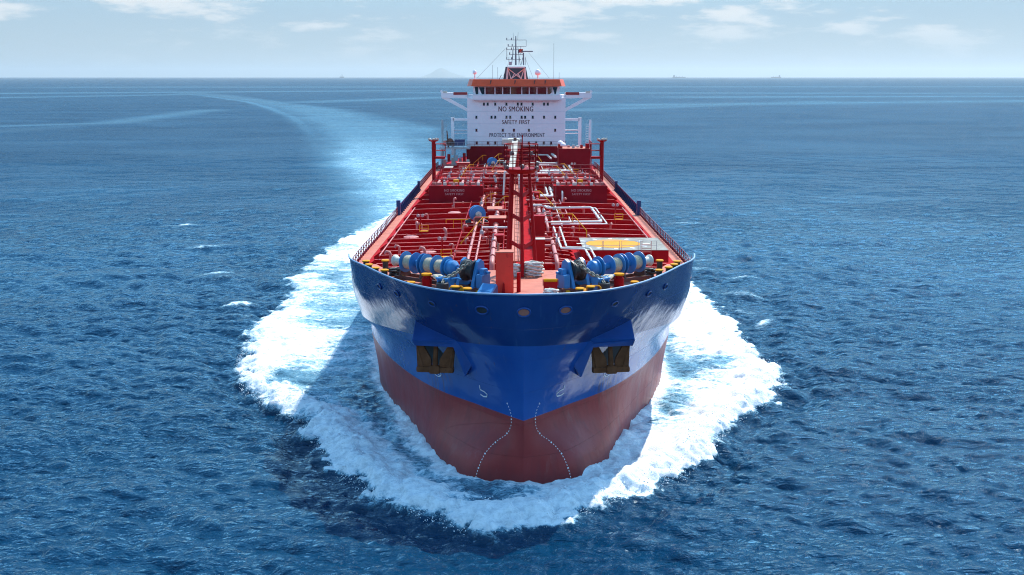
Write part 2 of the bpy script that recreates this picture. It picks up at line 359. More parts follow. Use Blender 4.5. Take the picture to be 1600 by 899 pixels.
# bulwark: inner face, cap rail
def bulwark():
    for_in = MB(); rim = MB()
    P = edge_line(0, 18.6, 0, 0, 48)
    full = [(-x, y, z) for x, y, z in P[::-1]] + P[1:]
    rim.tube(full, .085, 6)
    n = len(full); v = []; f = []
    for x, y, z in full:
        s = 1 - .28 / max(.5, math.hypot(x, y - 10)); yl = max(0, y + .8 * max(0, 1 - y / 20)); q = half(yl, FOC - .6) / max(.05, half(yl, 15.8)) - .02; v += [(x * s, 10 + (y - 10) * s, z - .02), (x * s * q, 10 + (y - 10) * s + .35 * max(0, 1 - y / 14), FOC - .6)]
    for i in range(n - 1): f.append((2 * i, 2 * i + 1, 2 * i + 3, 2 * i + 2))
    for_in.add(v, f, True)
    # stays inside the bulwark
    for i in range(4, n - 4, 3):
        x, y, z = full[i]; s = 1 - .3 / max(.5, math.hypot(x, y - 10)); s2 = 1 - 1.1 / max(1, math.hypot(x, y - 10)); yl = max(0, y + .8 * max(0, 1 - y / 20)); q = half(yl, FOC) / max(.05, half(yl, 15.8)) - .015
        a = Vector((x * s, 10 + (y - 10) * s, z - .1)); b = Vector((x * s * q, 10 + (y - 10) * s + .3 * max(0, 1 - y / 14), FOC)); c = Vector((x * s2, 10 + (y - 10) * s2, FOC))
        t = (b - a).cross(c - a).normalized() * .03
        for_in.prism([a - t, b - t, c - t], t * 2)
    b = for_in.build('bulwark', 'dark_blue', ship)
    rim.build('cap_rail', 'bulwark_rim', b)
M['bulwark_rim'] = mat('worn_blue_rail', (.22, .33, .48), .45, .15, 2)
bulwark()
# decks
def decks():
    fd = MB(); P = edge_line(0, 18.4, 0, .35, 40)
    fl = [(max(0, half(q, FOC) - .12), q + rake(q, FOC) + .06, FOC) for q in [BREAK * (k / 40) ** 2 for k in range(40)]]; b_ = half(BREAK, FOC) - .3; fl.append((b_, BREAK, FOC))
    poly = [(-x, y, z) for x, y, z in fl[::-1]] + fl[1:]
    fd.add(poly, [tuple(range(len(poly)))[::-1]])
    fd.add([(-b_, BREAK, FOC), (b_, BREAK, FOC), (b_, BREAK, 13.4), (-b_, BREAK, 13.4)], [(0, 1, 2, 3)])
    # side wings of the forecastle deck that run on to the end of the bulwark
    for s in (-1, 1): fd.prism([(s * 12.2, BREAK, FOC), (s * (half(BREAK, 15) - .3), BREAK, FOC), (s * 15.9, 18.9, FOC), (s * 13.6, 18.9, FOC)], (0, 0, -1.3))
    fd.build('forecastle_deck', 'walk_pink', ship)
    md = MB(); v = []; f = []
    ys = [BREAK - .5, 18, 20, 24, 30, 38, 45] + list(range(55, 178, 10)) + [177]
    xs = [-1, -.86, -.6, -.3, 0, .3, .6, .86, 1]
    for y in ys:
        b = half(y, 13.7) - .02
        for q in xs: v.append((q * b, y, DECK_E + (DECK_C - DECK_E) * (1 - q * q)))
    for i in range(len(ys) - 1):
        for j in range(len(xs) - 1): a = i * 9 + j; f.append((a, a + 1, a + 10, a + 9))
    md.add(v, f, True); md.build('main_deck', 'deck_red', ship)
    for s in (-1, 1):                                    # pale side walkways
        w = MB()
        v = []
        for y in [20, 24, 30, 38, 45, 60, 80, 100, 120, 140]:
            b = half(y, 13.7); v += [(s * (b - 1.15), y, DECK_E + .08), (s * (b - .12), y, DECK_E + .03)]
        w.add(v, [(2*i, 2*i+1, 2*i+3, 2*i+2) if s < 0 else (2*i+1, 2*i, 2*i+2, 2*i+3) for i in range(9)])
        w.build('side_walkway', 'walk_pink', ship)
decks()
# athwartship deck beams
BY = [19.4, 21.6, 24, 26.6, 29.2, 31.9, 34.6, 37.6, 41, 45, 49.4, 54, 59.4, 65.4, 71.5, 77.5, 83.5, 89.5, 95.5, 101.5, 107.5, 113.5, 119.5, 126, 132.5, 139]
for i, y in enumerate(BY):
    b = half(y, 13.7) - 1.5 - (.25 * (i % 2))
    mb = MB(); fl_ = MB()
    for s in (-1, 1):
        x0, x1 = 1.3, b
        if s > 0 and 22 < y < 34: x1 = 5.6
        h = .82
        sec = [(x0, DECK_C - .05), (x1, DECK_E + .05), (x1, DECK_E + .3), (x1 - .7, DECK_E + h), (x0, DECK_C + h)]
        mb.prism([(s * x, y - .02, z) for x, z in sec], (0, .04, 0))
        fl_.prism([(s * (x1 - .7), y - .12, DECK_E + h), (s * x0, y - .12, DECK_C + h), (s * x0, y - .12, DECK_C + h + .03), (s * (x1 - .7), y - .12, DECK_E + h + .03)], (0, .24, 0))
        x = x0 + 2.2
        while x < x1 - 1: mb.prism([(s * x, y + .02, DECK_C - .2), (s * x, y + .45, DECK_C - .2), (s * x, y + .02, DECK_C + h - .1)], (.03, 0, 0)); x += 2.9
    o = mb.build('deck_beam', 'beam_red', ship); fl_.build('flange', 'flange_pink', o)
# side rails and the blue bulwark plates abreast the manifold
M['rail_red'] = mat('rail_dark_red', (.20, .02, .03), .45, .15)
for s in (-1, 1):
    for a, b in ((19.6, 66), (98, 146)):
        n = 12; pts = [(s * (half(a + (b - a) * i / n, 13.7) - .15), a + (b - a) * i / n, 13.6) for i in range(n + 1)]
        MB().rail(pts, 1.15, 3, 1.35, .04, .055).build('side_rail', 'rail_red', ship)
    mb = MB(); x = s * 16.42
    mb.prism([(x, 66, 13.5), (x, 98, 13.5), (x, 98, 14.75), (x, 66, 14.75)], (-s * .05, 0, 0))
    for k in range(17): yy = 66.2 + k * 1.98; mb.prism([(x - s * .05, yy, 13.6), (x - s * .6, yy, 13.6), (x - s * .05, yy, 14.7)], (0, .05, 0))
    mb.box((x - s * .15, 65.6, 14.55), (.5, .7, 2.1)); mb.box((x - s * .15, 98.3, 14.35), (.4, .5, 1.6))
    mb.build('bulwark_plate', 'dark_blue', ship)

# ---------------------------------------------------------------- hull fittings
def surf(x, z, off=.03):
    s = 1 if x >= 0 else -1; y = hull_y(x, z); e = .1
    dx = Vector((e, hull_y(x + e, z) - hull_y(x - e, z), 0)) if abs(x) > .2 else Vector((e, s * .03, 0))
    dx.x = 2 * e if abs(x) > .2 else e
    dz = Vector((0, hull_y(x, z + e) - hull_y(x, z - e), 2 * e)); n = dx.cross(dz).normalized()
    if n.y > 0: n = -n
    return Vector((x, y, z)) + n * off, n
def stroke(mb, pts, w):
    """painted line of width w on the plating through (x, z) points"""
    dense = []
    for a, b in zip(pts[:-1], pts[1:]):
        k = max(1, int(math.hypot(b[0] - a[0], b[1] - a[1]) / .18))
        dense += [(a[0] + (b[0] - a[0]) * i / k, a[1] + (b[1] - a[1]) * i / k) for i in range(k)]
    dense.append(pts[-1]); v = []
    P = [surf(x, z) for x, z in dense]
    for i, (p, n) in enumerate(P):
        d = (P[min(i + 1, len(P) - 1)][0] - P[max(i - 1, 0)][0]).normalized(); sdv = d.cross(n).normalized() * w / 2; v += [p - sdv, p + sdv]
    mb.add(v, [(2*i, 2*i+1, 2*i+3, 2*i+2) for i in range(len(P) - 1)])
for pts in ([(-3.52, 7.45), (-3.47, 7.05), (-3.13, 6.98), (-2.89, 6.82), (-2.92, 6.6), (-3.19, 6.52), (-3.45, 6.62)], [(3.34, 7.55), (3.27, 7.19), (2.92, 7.12), (2.68, 6.94), (2.71, 6.72), (3.04, 6.68), (3.31, 6.8)]):
    mb = MB(); stroke(mb, pts, .11); mb.build('bulb_mark', 'text_white', ship)
for s in (-1, 1):
    c = (s * 7.25, 7.25); mb = MB(); stroke(mb, [(c[0] + .36 * math.cos(t), c[1] + .36 * math.sin(t)) for t in [2 * math.pi * k / 16 for k in range(17)]], .085)
    for q in (-1, 1): stroke(mb, [(c[0] - .24, c[1] - q * .24), (c[0] + .24, c[1] + q * .24)], .075)
    mb.build('thruster_mark', 'text_white', ship)
    crv = [(1.28, 6.65), (1.04, 6.15), (.92, 5.67), (.93, 5.25), (.95, 4.95), (1.1, 4.5), (1.42, 4.05), (1.95, 3.65), (2.5, 3.15), (3.0, 2.55), (3.35, 1.9), (3.6, 1.25), (3.75, .7), (3.85, .25)]
    mb = MB(); L_ = [0]
    for a, b in zip(crv[:-1], crv[1:]): L_.append(L_[-1] + math.hypot(b[0] - a[0], b[1] - a[1]))
    at_ = lambda q: (s * float(np.interp(q, L_, [c_[0] for c_ in crv])), float(np.interp(q, L_, [c_[1] for c_ in crv])))
    q = 0; k = 0
    while q < L_[-1] - .2:
        mb = MB(); stroke(mb, [at_(q), at_(q + .12)], .065 if k % 5 else .14); mb.build('draft_mark', 'text_white', ship); q += .25; k += 1


# mooring fairleads: oval rings in the bulwark plating
for x, z in ((0.0, 14.45), (3.2, 14.45), (-3.2, 14.45), (-7.2, 14.4), (7.2, 14.4), (-10.4, 14.4), (10.4, 14.4), (-12.2, 14.4), (12.2, 14.4)):
    if x == 0: p, n = Vector((0, -.8, z)), Vector((0, -1, -.1)).normalized()
    else: p, n = surf(x, z, .0)
    big = 1.0 if abs(x) < 4 else .72
    e1 = n.cross(Vector((0, 0, 1))).normalized(); e2 = e1.cross(n)
    ring = [p + n * .06 + e1 * math.cos(t) * .50 * big + e2 * math.sin(t) * .34 * big for t in [2 * math.pi * k / 24 for k in range(25)]]
    mb = MB().tube(ring, .08 * big, 8, False)
    M.setdefault('fair_blue', mat('fairlead_blue', (.008, .052, .22), .25, .1))
    o = mb.build('fairlead', 'fair_blue', ship)
    inner = [p + n * .035 + e1 * math.cos(t) * .44 * big + e2 * math.sin(t) * .28 * big for t in [2 * math.pi * k / 24 for k in range(24)]]
    MB().add(inner, [tuple(range(24))]).build('opening', 'walk_pink' if abs(x) < 4 and x >= 0 else 'dark', o)

# anchor housings and anchors
for s in (-1, 1):
    mb = MB(); fy = 3.9
    A = Vector((s * 8.95, fy, 11.15)); B = Vector((s * 5.75, fy - .2, 10.9)); D = Vector((s * 4.7, fy - .4, 8.2))
    B2 = Vector((s * 5.6, fy - .22, 10.6))
    E = Vector((s * 8.9, hull_y(8.9, 12.2) + .3, 12.3)); G = Vector((s * 5.1, hull_y(5.1, 11.2) + .3, 11.3)); F = Vector((s * 4.05, hull_y(4.05, 9.3) + .25, 9.3)); H = Vector((s * 4.5, hull_y(4.5, 8.0) + .4, 8.0))
    I = Vector((s * 8.9, hull_y(8.9, 9.2) + .3, 9.2)); C2 = Vector((s * 8.8, fy + .2, 10.65))
    def plate(q, th=.08):
        n = (q[1] - q[0]).cross(q[2] - q[0]).normalized() * th; mb.prism(q, n)
    plate([A, E, G, B]); plate([A, B, B2, C2]); plate([B, G, F, D]); plate([A, C2, I, E]); plate([D, F, H])
    mb.build('anchor_housing', 'house_blue' if 'house_blue' in M else M.setdefault('house_blue', mat('housing_blue', (.008, .06, .24), .3, .1)), ship)
    # recess behind the anchor
    yb = 5.6
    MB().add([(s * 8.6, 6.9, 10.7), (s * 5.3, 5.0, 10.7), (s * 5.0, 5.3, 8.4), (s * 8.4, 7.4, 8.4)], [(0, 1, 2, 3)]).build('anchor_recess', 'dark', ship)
    root = empty('anchor', (s * 7.15, 4.35, 8.4))
    tag(root, 'rusty brown stockless anchor housed in the bow on the %s of the picture' % ('left' if s < 0 else 'right'), 'anchor', 'anchors stowed in the bow')
    root.rotation_euler = (R(-6), 0, R(-8) * -s)
    cr_ = MB()                                      # crown bar
    cr_.box((0, 0, .18), (3.0, .75, .42), bev=.1); cr_.box((0, -.1, .2), (.8, .9, .62), bev=.12); cr_.build('crown', 'rust', root)
    for q in (-1, 1):
        fl = MB(); fl.prism([(q * .32, -.12, .36), (q * 1.48, -.12, .36), (q * 1.62, -.05, 2.5), (q * 1.15, -.05, 2.35), (q * .38, -.10, 1.05)], (0, .3, 0))
        fl.prism([(q * .95, -.22, .36), (q * 1.25, -.22, .36), (q * 1.55, -.12, 2.2)], (0, .12, 0))
        fl.build('fluke', 'rust', root)
    MB().tube([(0, -.15, .3), (0, -.05, 1.2), (0, .25, 2.6)], [.26, .2, .17], 8).build('shank', 'rust', root)

# ---------------------------------------------------------------- forecastle machinery
def windlass(side):
    """axis along local x; local +x is the outboard end; origin on deck under the middle"""
    rt = empty('mooring_winch', (0, 0, 0), ship)
    AX = 1.55
    def disc(x, r, th=.09): return MB().lathe((x, 0, AX), (1, 0, 0), [(-th/2, .1), (-th/2, r), (th/2, r), (th/2, .1)], 28)
    frame = MB()
    frame.box((.6, .75, .28), (6.6, .22, .3)); frame.box((.6, -.75, .28), (6.6, .22, .3))
    for x in (3.55, 1.62, -.62):
        frame.prism([(x - .07, -.75, .3), (x - .07, .75, .3), (x - .07, .25, AX + .25), (x - .07, -.25, AX + .25)], (.14, 0, 0))
    frame.build('bed_frame', 'brown', rt)
    MB().cyl((-4.2, 0, AX), (4.2, 0, AX), .11, 10).build('shaft', 'blue', rt)
    for x in (3.4, 2.45, 1.75, 1.45, .5, -.45): disc(x, .91, .05).build('drum_flange', 'blue', rt)
    for x0, x1, r, m in ((2.49, 3.36, .54, 'rope'), (1.79, 2.41, .3, 'blue'), (.54, 1.41, .56, 'rope'), (-.41, .46, .3 if side > 0 else .5, 'blue' if side > 0 else 'rope')):
        mb = MB(); n = 12
        prof = [(x0, .2)] + [(x0 + (x1 - x0) * k / 24, r + (.045 if m == 'rope' and k % 2 else 0) + (.03 * math.sin(k * .8) if m == 'rope' else 0)) for k in range(25)] + [(x1, .2)]
        mb.lathe((0, 0, AX), (1, 0, 0), prof, 20); mb.build('rope_wrap' if m == 'rope' else 'drum', m, rt)
    # warping head outboard
    MB().lathe((0, 0, AX), (1, 0, 0), [(3.62, .1), (3.62, .48), (3.72, .48), (3.9, .34), (4.25, .34), (4.4, .5), (4.48, .5), (4.48, .01)], 18).build('warping_head', 'offwhite', rt)
    MB().lathe((0, 0, AX), (1, 0, 0), [(-.55, .1), (-.55, .68), (-.72, .72), (-.74, .60), (-1.0, .60), (-1.02, .64), (-1.1, .62), (-1.35, .3), (-1.36, .05)], 20).build('brake_drum', 'blue', rt)
    g = MB(); g.box((-.95, .25, .9), (.7, 1.1, 1.5), bev=.12); g.box((-.95, .95, .75), (.5, .6, .9), bev=.1); g.build('gearbox', 'blue', rt)
    MB().cyl((-.95, .95, 1.3), (-.95, 1.75, 1.3), .26, 12).build('motor', 'orange' if side > 0 else 'grey', rt)
    # chain wheel between two cheek frames
    for x in (-1.95, -3.25):
        mb = MB(); prof = [(-.12, -.95, .25), (-.12, .85, .25), (-.12, .5, AX + .75), (-.12, .15, AX + 1.0), (-.12, -.25, AX + .8), (-.12, -.55, AX)]
        mb.prism([(x + a, b, c) for a, b, c in prof], (.24, 0, 0)); mb.build('cheek_frame', 'blue', rt)
    MB().lathe((0, 0, AX), (1, 0, 0), [(-3.1, .2), (-3.1, .9), (-2.95, .9), (-2.85, .64), (-2.45, .64), (-2.3, .9), (-2.1, .9), (-2.1, .2)], 24).build('chain_wheel', 'black', rt)
    mb = MB(); mb.box((-3.75, -.2, .85), (.5, 1.1, 1.1), bev=.1); mb.box((-3.75, -.1, 1.6), (.35, .6, .5), bev=.1); mb.build('brake_stand', 'blue', rt)
    for x, y in ((-4.0, -1.2), (-2.6, -1.25), (-1.6, -1.2), (1.0, -1.0), (3.3, -1.0)):
        mb = MB(); mb.prism([(x, y, .02), (x, y + .6, .02), (x, y + .6, .4)], (.3, 0, 0)); mb.build('foot_bracket', 'yellow', rt)
    mb = MB(); mb.box((-2.8, -.85, .16), (2.8, .16, .26)); mb.box((-2.8, .85, .16), (2.8, .16, .26)); mb.build('windlass_bed', 'brown', rt)
    if side < 0:
        rt.scale = (-1.2, 1, 1)
    else: rt.scale = (1.2, 1, 1)
    a = math.atan2(4.6, 6.2)
    rt.location = (side * 6.75, 8.6, FOC); rt.rotation_euler = (0, 0, side * a)
    return rt
for s in (-1, 1): windlass(s)
# chain stoppers and the chains
def link(mb, c, d, side, L_=.36, w=.21, r=.05):
    c, d, sd_ = Vector(c), Vector(d).normalized(), Vector(side).normalized(); pts = []
    for k in range(13):
        t = 2 * math.pi * k / 12; pts.append(c + d * math.cos(t) * L_ / 1.0 * .62 + sd_ * math.sin(t) * w * .62)
    mb.tube(pts, r, 5, False)
for s in (-1, 1):
    st = MB(); st.box((0, 0, .35), (.9, 1.3, .5), bev=.08); st.box((-.42, 0, .85), (.14, 1.0, .8), bev=.05); st.box((.42, 0, .85), (.14, 1.0, .8), bev=.05); st.cyl((-.6, -.4, 1.15), (.6, -.4, 1.15), .11, 10)
    st.tube([(.5, .1, 1.1), (1.1, .2, 1.25), (1.5, .1, 1.2)], .09, 6)
    rt = st.build('chain_stopper', 'blue', ship, (s * 6.3, 5.3, FOC), s * R(35))
    MB().lathe((s * 6.5, 4.5, FOC), (0, 0, 1), [(0, .55), (.9, .5), (.98, .42), (.5, .35)], 16).build('hawse_pipe', 'black', ship)
    ch = MB(); a = Vector((s * 4.5, 6.1, FOC + 2.3)); b = Vector((s * 6.35, 5.0, FOC + 1.15)); n = 11
    d = (b - a).normalized(); e1 = d.cross(Vector((0, 0, 1))).normalized(); e2 = d.cross(e1)
    for k in range(n): link(ch, a.lerp(b, k / (n - 1)) + Vector((0, 0, -.15 * math.sin(math.pi * k / (n - 1)))), d, e1 if k % 2 else e2, .32, .24, .07)
    c = Vector((s * 6.5, 4.5, FOC + .9))
    for k in range(1, 5): link(ch, b.lerp(c, k / 4), (c - b), e1 if k % 2 else e2, .3, .2, .055)
    o = ch.build('anchor_chain', 'chain')
    tag(o, 'heavy worn anchor chain from the %s windlass down to its deck pipe' % ('left' if s < 0 else 'right'), 'chain', 'anchor chains on the forecastle')
    mb = MB(); mb.tube([(s * 6.9, 5.6, FOC + 1.0), (s * 7.2, 5.9, FOC + 1.2), (s * 6.8, 6.2, FOC + 1.15), (s * 6.5, 6.0, FOC + 1.05)], .16, 7); mb.build('rope_lashing', 'rope', ship)

# bollards: proto and copies
def bollard(h, r, basem, name='bollard'):
    rt = MB().lathe((0, 0, 0), (0, 0, 1), [(0, r * 1.25), (.06, r * 1.25), (.06, r), (h - .1, r)], 18).build(name, basem, ship)
    MB().lathe((0, 0, 0), (0, 0, 1), [(h - .1, r), (h - .08, r * 1.38), (h, r * 1.38), (h + .03, r * 1.2), (h + .03, 0)], 18).build('cap', 'yellow', rt)
    return rt
proto = bollard(1.0, .26, 'black')
pos = [(-14.0, 14.9), (-13.5, 13.0), (-12.7, 11.3), (-12.3, 15.2), (-11.8, 10.2), (-5.4, 2.7), (-4.4, 1.9),
       (12.4, 15.2), (12.7, 11.6), (13.4, 13.1), (13.9, 14.7), (11.7, 10.2), (5.3, 2.7), (4.4, 1.9), (-9.2, 6.4), (9.2, 6.6)]
for i, (x, y) in enumerate(pos):
    o = proto if i == 0 else copy_tree(proto, ship)
    o.location = (x, y, FOC - (.35 if abs(x) > 9 and abs(x) < 9.5 else 0)); o.parent = ship
red_p = None
for s in (-1, 1):
    o = MB().lathe((0, 0, 0), (0, 0, 1), [(0, .42), (.75, .42), (.75, .3), (1.0, .3)], 16).build('roller_post', 'red', ship, (s * 8.0, 7.6, FOC))
    MB().lathe((0, 0, 0), (0, 0, 1), [(1.0, .2), (1.0, .44), (1.14, .44), (1.16, 0)], 18).build('cap', 'yellow', o)
for x, y in ((-5.3, 3.1), (5.6, 3.4)):
    MB().tube([(x - .55, y, FOC), (x - .55, y, FOC + .75), (x - .4, y, FOC + .9), (x + .4, y, FOC + .9), (x + .55, y, FOC + .75), (x + .55, y, FOC)], .055, 6).build('guard_hoop', 'yellow', ship)
# coiled dark ropes beside the outer bollards
def rope_coil(name, x, y, z, r, turns, m, label, squash=1.0, jag=.06):
    rnd = random.Random(int(x * 100)); pts = []; n = turns * 14
    for k in range(n):
        t = 2 * math.pi * k / 14; q = r * (.55 + .45 * ((k * 7) % 29) / 29) + rnd.uniform(-jag, jag)
        pts.append((math.cos(t) * q, math.sin(t) * q * .8, .06 + squash * k / n * r * 1.2 + rnd.uniform(-.02, .02)))
    o = MB().tube(pts, .075, 6).build(name, m, None, (x, y, z)); tag(o, label, 'rope', 'rope heaps on the forecastle'); return o
rope_coil('rope_coil', -.72, 12.5, FOC, .75, 9, 'rope_white', 'narrow pale rope heap left of the red mast leg, beside the tall red box', 1.1)
rope_coil('rope_coil', .95, 12.7, FOC, 1.0, 11, 'rope_white', 'broad pale rope heap at the foot of the red mast, right of its front leg', 1.0)
rope_coil('rope_coil', 2.2, 3.0, FOC, .6, 6, 'rope_white', 'small grey rope coil in front of the yellow-topped red locker', .9)
rope_coil('rope_coil', -10.9, 12.6, FOC, .9, 6, 'black', 'dark rope heap between the left winch and the black bollards', .6)
rope_coil('rope_coil', 10.9, 12.6, FOC, .9, 6, 'black', 'dark rope heap between the right winch and the black bollards', .6)
# tall red vent house close to the stem, small posts and pipes
mb = MB(); mb.box((-1.5, 5.0, FOC + 1.7), (1.42, 1.2, 3.4), bev=.04); vh = mb.build('vent_house', 'orange_red', ship)
MB().box((-1.5, 5.0, FOC + 3.43), (1.5, 1.3, .06)).build('roof', 'walk_pink', vh)
MB().prism([(-1.75, 4.37, FOC + .03), (-1.45, 4.37, FOC + .03), (-1.5, 4.37, FOC + .85), (-1.58, 4.37, FOC + 1.0)], (0, -.18, 0)).build('bracket', 'red', vh)
MB().tube([(-2.0, 5.2, FOC + 3.4), (-2.0, 5.2, FOC + 3.9), (-1.9, 5.2, FOC + 4.0)], .1, 8).build('vent_pipe', 'walk_pink', vh)
mb = MB(); mb.tube([(-.35, 5.4, FOC), (-.35, 5.4, FOC + 1.6)], .16, 8); mb.build('vent_post', 'red', ship)
mb = MB(); mb.ladder((-.65, 5.3, FOC), (-.65, 5.3, FOC + 1.5), .3); mb.build('step_ladder', 'red', ship)
bx = MB(); bx.box((0, 0, .5), (1.1, .55, 1.0), bev=.04); lk_ = bx.build('rope_locker', 'red', ship, (2.2, 4.7, FOC))
MB().cyl((-.55, -.1, 1.1), (.55, -.1, 1.1), .15, 12).build('roller', 'yellow', lk_)
for q in (-1, 1): MB().box((q * .6, -.1, .95), (.06, .3, .5)).build('roller_bracket', 'red', lk_)
# blue sloping towing bracket by the stem
mb = MB()
for q in (-.5, .5): mb.prism([(q - .07, -1.0, 0), (q - .07, .9, 0), (q - .07, .9, .95), (q - .07, .55, 1.0)], (.14, 0, 0))
mb.build('towing_bracket', 'dark_blue', ship, (-2.95, 2.7, FOC), R(-28)); tb = ship.children[-1]
mb = MB(); mb.prism([(-.57, -1.0, .06), (.57, -1.0, .06), (.57, .6, 1.02), (-.57, .6, 1.02)], (0, -.06, .08)); mb.box((-.55, -.1, .58), (.12, 1.75, .2), rx=R(31)); mb.box((.55, -.1, .58), (.12, 1.75, .2), rx=R(31)); mb.box((0, -.1, .62), (.9, .18, .2), rx=R(31))
mb.build('chafe_plate', 'blue', ship, (-2.95, 2.7, FOC), R(-28))

# ---------------------------------------------------------------- foremast: three red legs, braces, lamp platform
fm = empty('foremast', (0, 12, FOC), ship)
def W_(p): return (p[0], p[1] - 12, p[2] - FOC)
legs = [((0.0, 12.0, FOC), (-.08, 13.2, 23.7)), ((-1.25, 14.6, FOC), (-.88, 14.9, 23.7)), ((1.25, 14.2, FOC), (.62, 14.9, 23.7))]
for i, (a, b) in enumerate(legs):
    MB().tube([W_(a), W_(b)], [.17, .14] if i == 0 else [.26, .2] if i == 1 else [.17, .14], 10).build('leg', 'red', fm)
def onleg(i, z): a, b = (Vector(q) for q in legs[i]); return a.lerp(b, (z - FOC) / (23.7 - FOC))
for z in (17.3, 19.7, 21.8):
    for i in (1, 2):
        a, b = onleg(0, z), onleg(i, z + .35); mb = MB(); d = (b - a); mb.prism([W_(a + Vector((0, 0, -.22))), W_(b + Vector((0, 0, -.22))), W_(b + Vector((0, 0, .16))), W_(a + Vector((0, 0, .16)))], (0, .12, 0)); mb.build('brace', 'red', fm)
    a, b = onleg(1, z), onleg(2, z); MB().tube([W_(a), W_(b)], .09, 6).build('brace', 'red', fm)
mb = MB(); mb.lathe(W_((-.1, 14.3, 23.7)), (0, 0, 1), [(0, .2), (0, 1.15), (.35, 1.5), (.42, 1.5), (.42, .1)], 12); pf = mb.build('lamp_platform', 'red', fm)
ring = [W_((-.1 + 1.45 * math.cos(t), 14.3 + 1.45 * math.sin(t), 24.12)) for t in [2 * math.pi * k / 12 for k in range(13)]]
MB().rail(ring, 2.1, 4, .7, .04, .05).build('platform_rail', 'red', fm)
for x, y, z in ((-1.35, 13.6, 24.25), (1.25, 13.6, 24.2), (0.0, 12.95, 24.35), (-.9, 13.1, 25.5), (.75, 13.2, 25.5), (-1.5, 13.9, 24.5), (1.3, 13.9, 24.55)):
    o = MB().lathe(W_((x, y, z)), (0, -1, -.6), [(-.3, .08), (-.2, .14), (0, .2), (.05, .2), (.05, .01)], 12).build('floodlight', 'lamp_grey', fm)
MB().tube([W_((0, 14.4, 24.1)), W_((0, 14.4, 27.0))], .05, 6).build('mast_pole', 'red', fm)
mb = MB(); mb.ladder(W_((-.5, 14.9, FOC)), W_((-.4, 15.0, 23.7)), .4); mb.build('ladder', 'walk_pink', fm)
mb = MB(); mb.box(W_((1.6, 16.3, 15.6)), (.95, .9, 3.9), bev=.04); mb.build('cabinet', 'red', fm)
MB().box(W_((1.6, 16.3, 17.58)), (1.0, .95, .06)).build('cabinet_roof', 'offwhite', fm)

# ---------------------------------------------------------------- centre line walkway and piping on the main deck
wk = MB(); wk.box((-.55, 80, 15.55), (1.25, 128, .1)); cw = wk.build('catwalk', 'walk_pink', ship)
for x in (-1.15, .05): MB().rail([(x, 16, 15.6), (x, 143, 15.6)], 1.05, 2, 3.0, .035, .045).build('catwalk_rail', 'yellow' if x < 0 else 'red', cw)
for y in range(18, 144, 6):
    for x in (-1.1, 0): MB().box((x, y, 14.7), (.12, .12, 1.7)).build('support_post', 'red', cw) if y < 110 else None
mb = MB()
def flanged(pts, r, m, fl=4.5, name='deck_pipe'):
    mb = MB().tube(pts, r, 8)
    P = [Vector(p) for p in pts]
    for a, b in zip(P[:-1], P[1:]):
        n = int((b - a).length / fl)
        for i in range(n):
            c = a.lerp(b, (i + .5) / n); d = (b - a).normalized() * .08; mb.tube([c - d, c + d], r * 1.55, 8)
    return mb.build(name, m, ship)
def bends(pts, k=.35):
    """round the corners of a pipe run"""
    P = [Vector(p) for p in pts]; o = [P[0]]
    for a, b, c in zip(P[:-2], P[1:-1], P[2:]):
        d1 = (a - b).normalized(); d2 = (c - b).normalized(); q = min(k, (a - b).length / 2, (c - b).length / 2)
        o += [b + d1 * q, b + d1 * q * .3 + d2 * q * .3, b + d2 * q]
    return o + [P[-1]]
PZ = 15.15
for x, y0, y1, r, m in ((-5.05, 18.5, 46, .14, 'pipe_pink'), (-4.3, 18.5, 52, .10, 'pipe_pink'), (-2.75, 17.5, 60, .24, 'pipe_pink'), (-4.9, 57, 76, .16, 'pipe_pink'), (-3.4, 62, 120, .18, 'pipe_pink'),
                        (2.55, 40, 62, .22, 'pipe_pink'), (3.2, 42, 60, .15, 'pipe_pink'), (3.9, 44, 58, .12, 'red'), (2.0, 60, 130, .22, 'pipe_pink'), (2.7, 64, 124, .18, 'red'), (3.3, 18, 31, .2, 'pipe_pink'),
                        (-2.1, 60, 140, .2, 'red'), (-5.7, 96, 134, .14, 'pipe_pink'), (4.4, 96, 120, .14, 'pipe_pink'), (-7.6, 100, 140, .12, 'red')):
    flanged(bends([(x, y0, 14.2), (x, y0 + .4, PZ), (x, y1, PZ), (x, y1 + .3, 14.2)]), r, m)
flanged([(1.5, 31, PZ + .15), (3.3, 31, PZ + .15)], .2, 'pipe_pink')
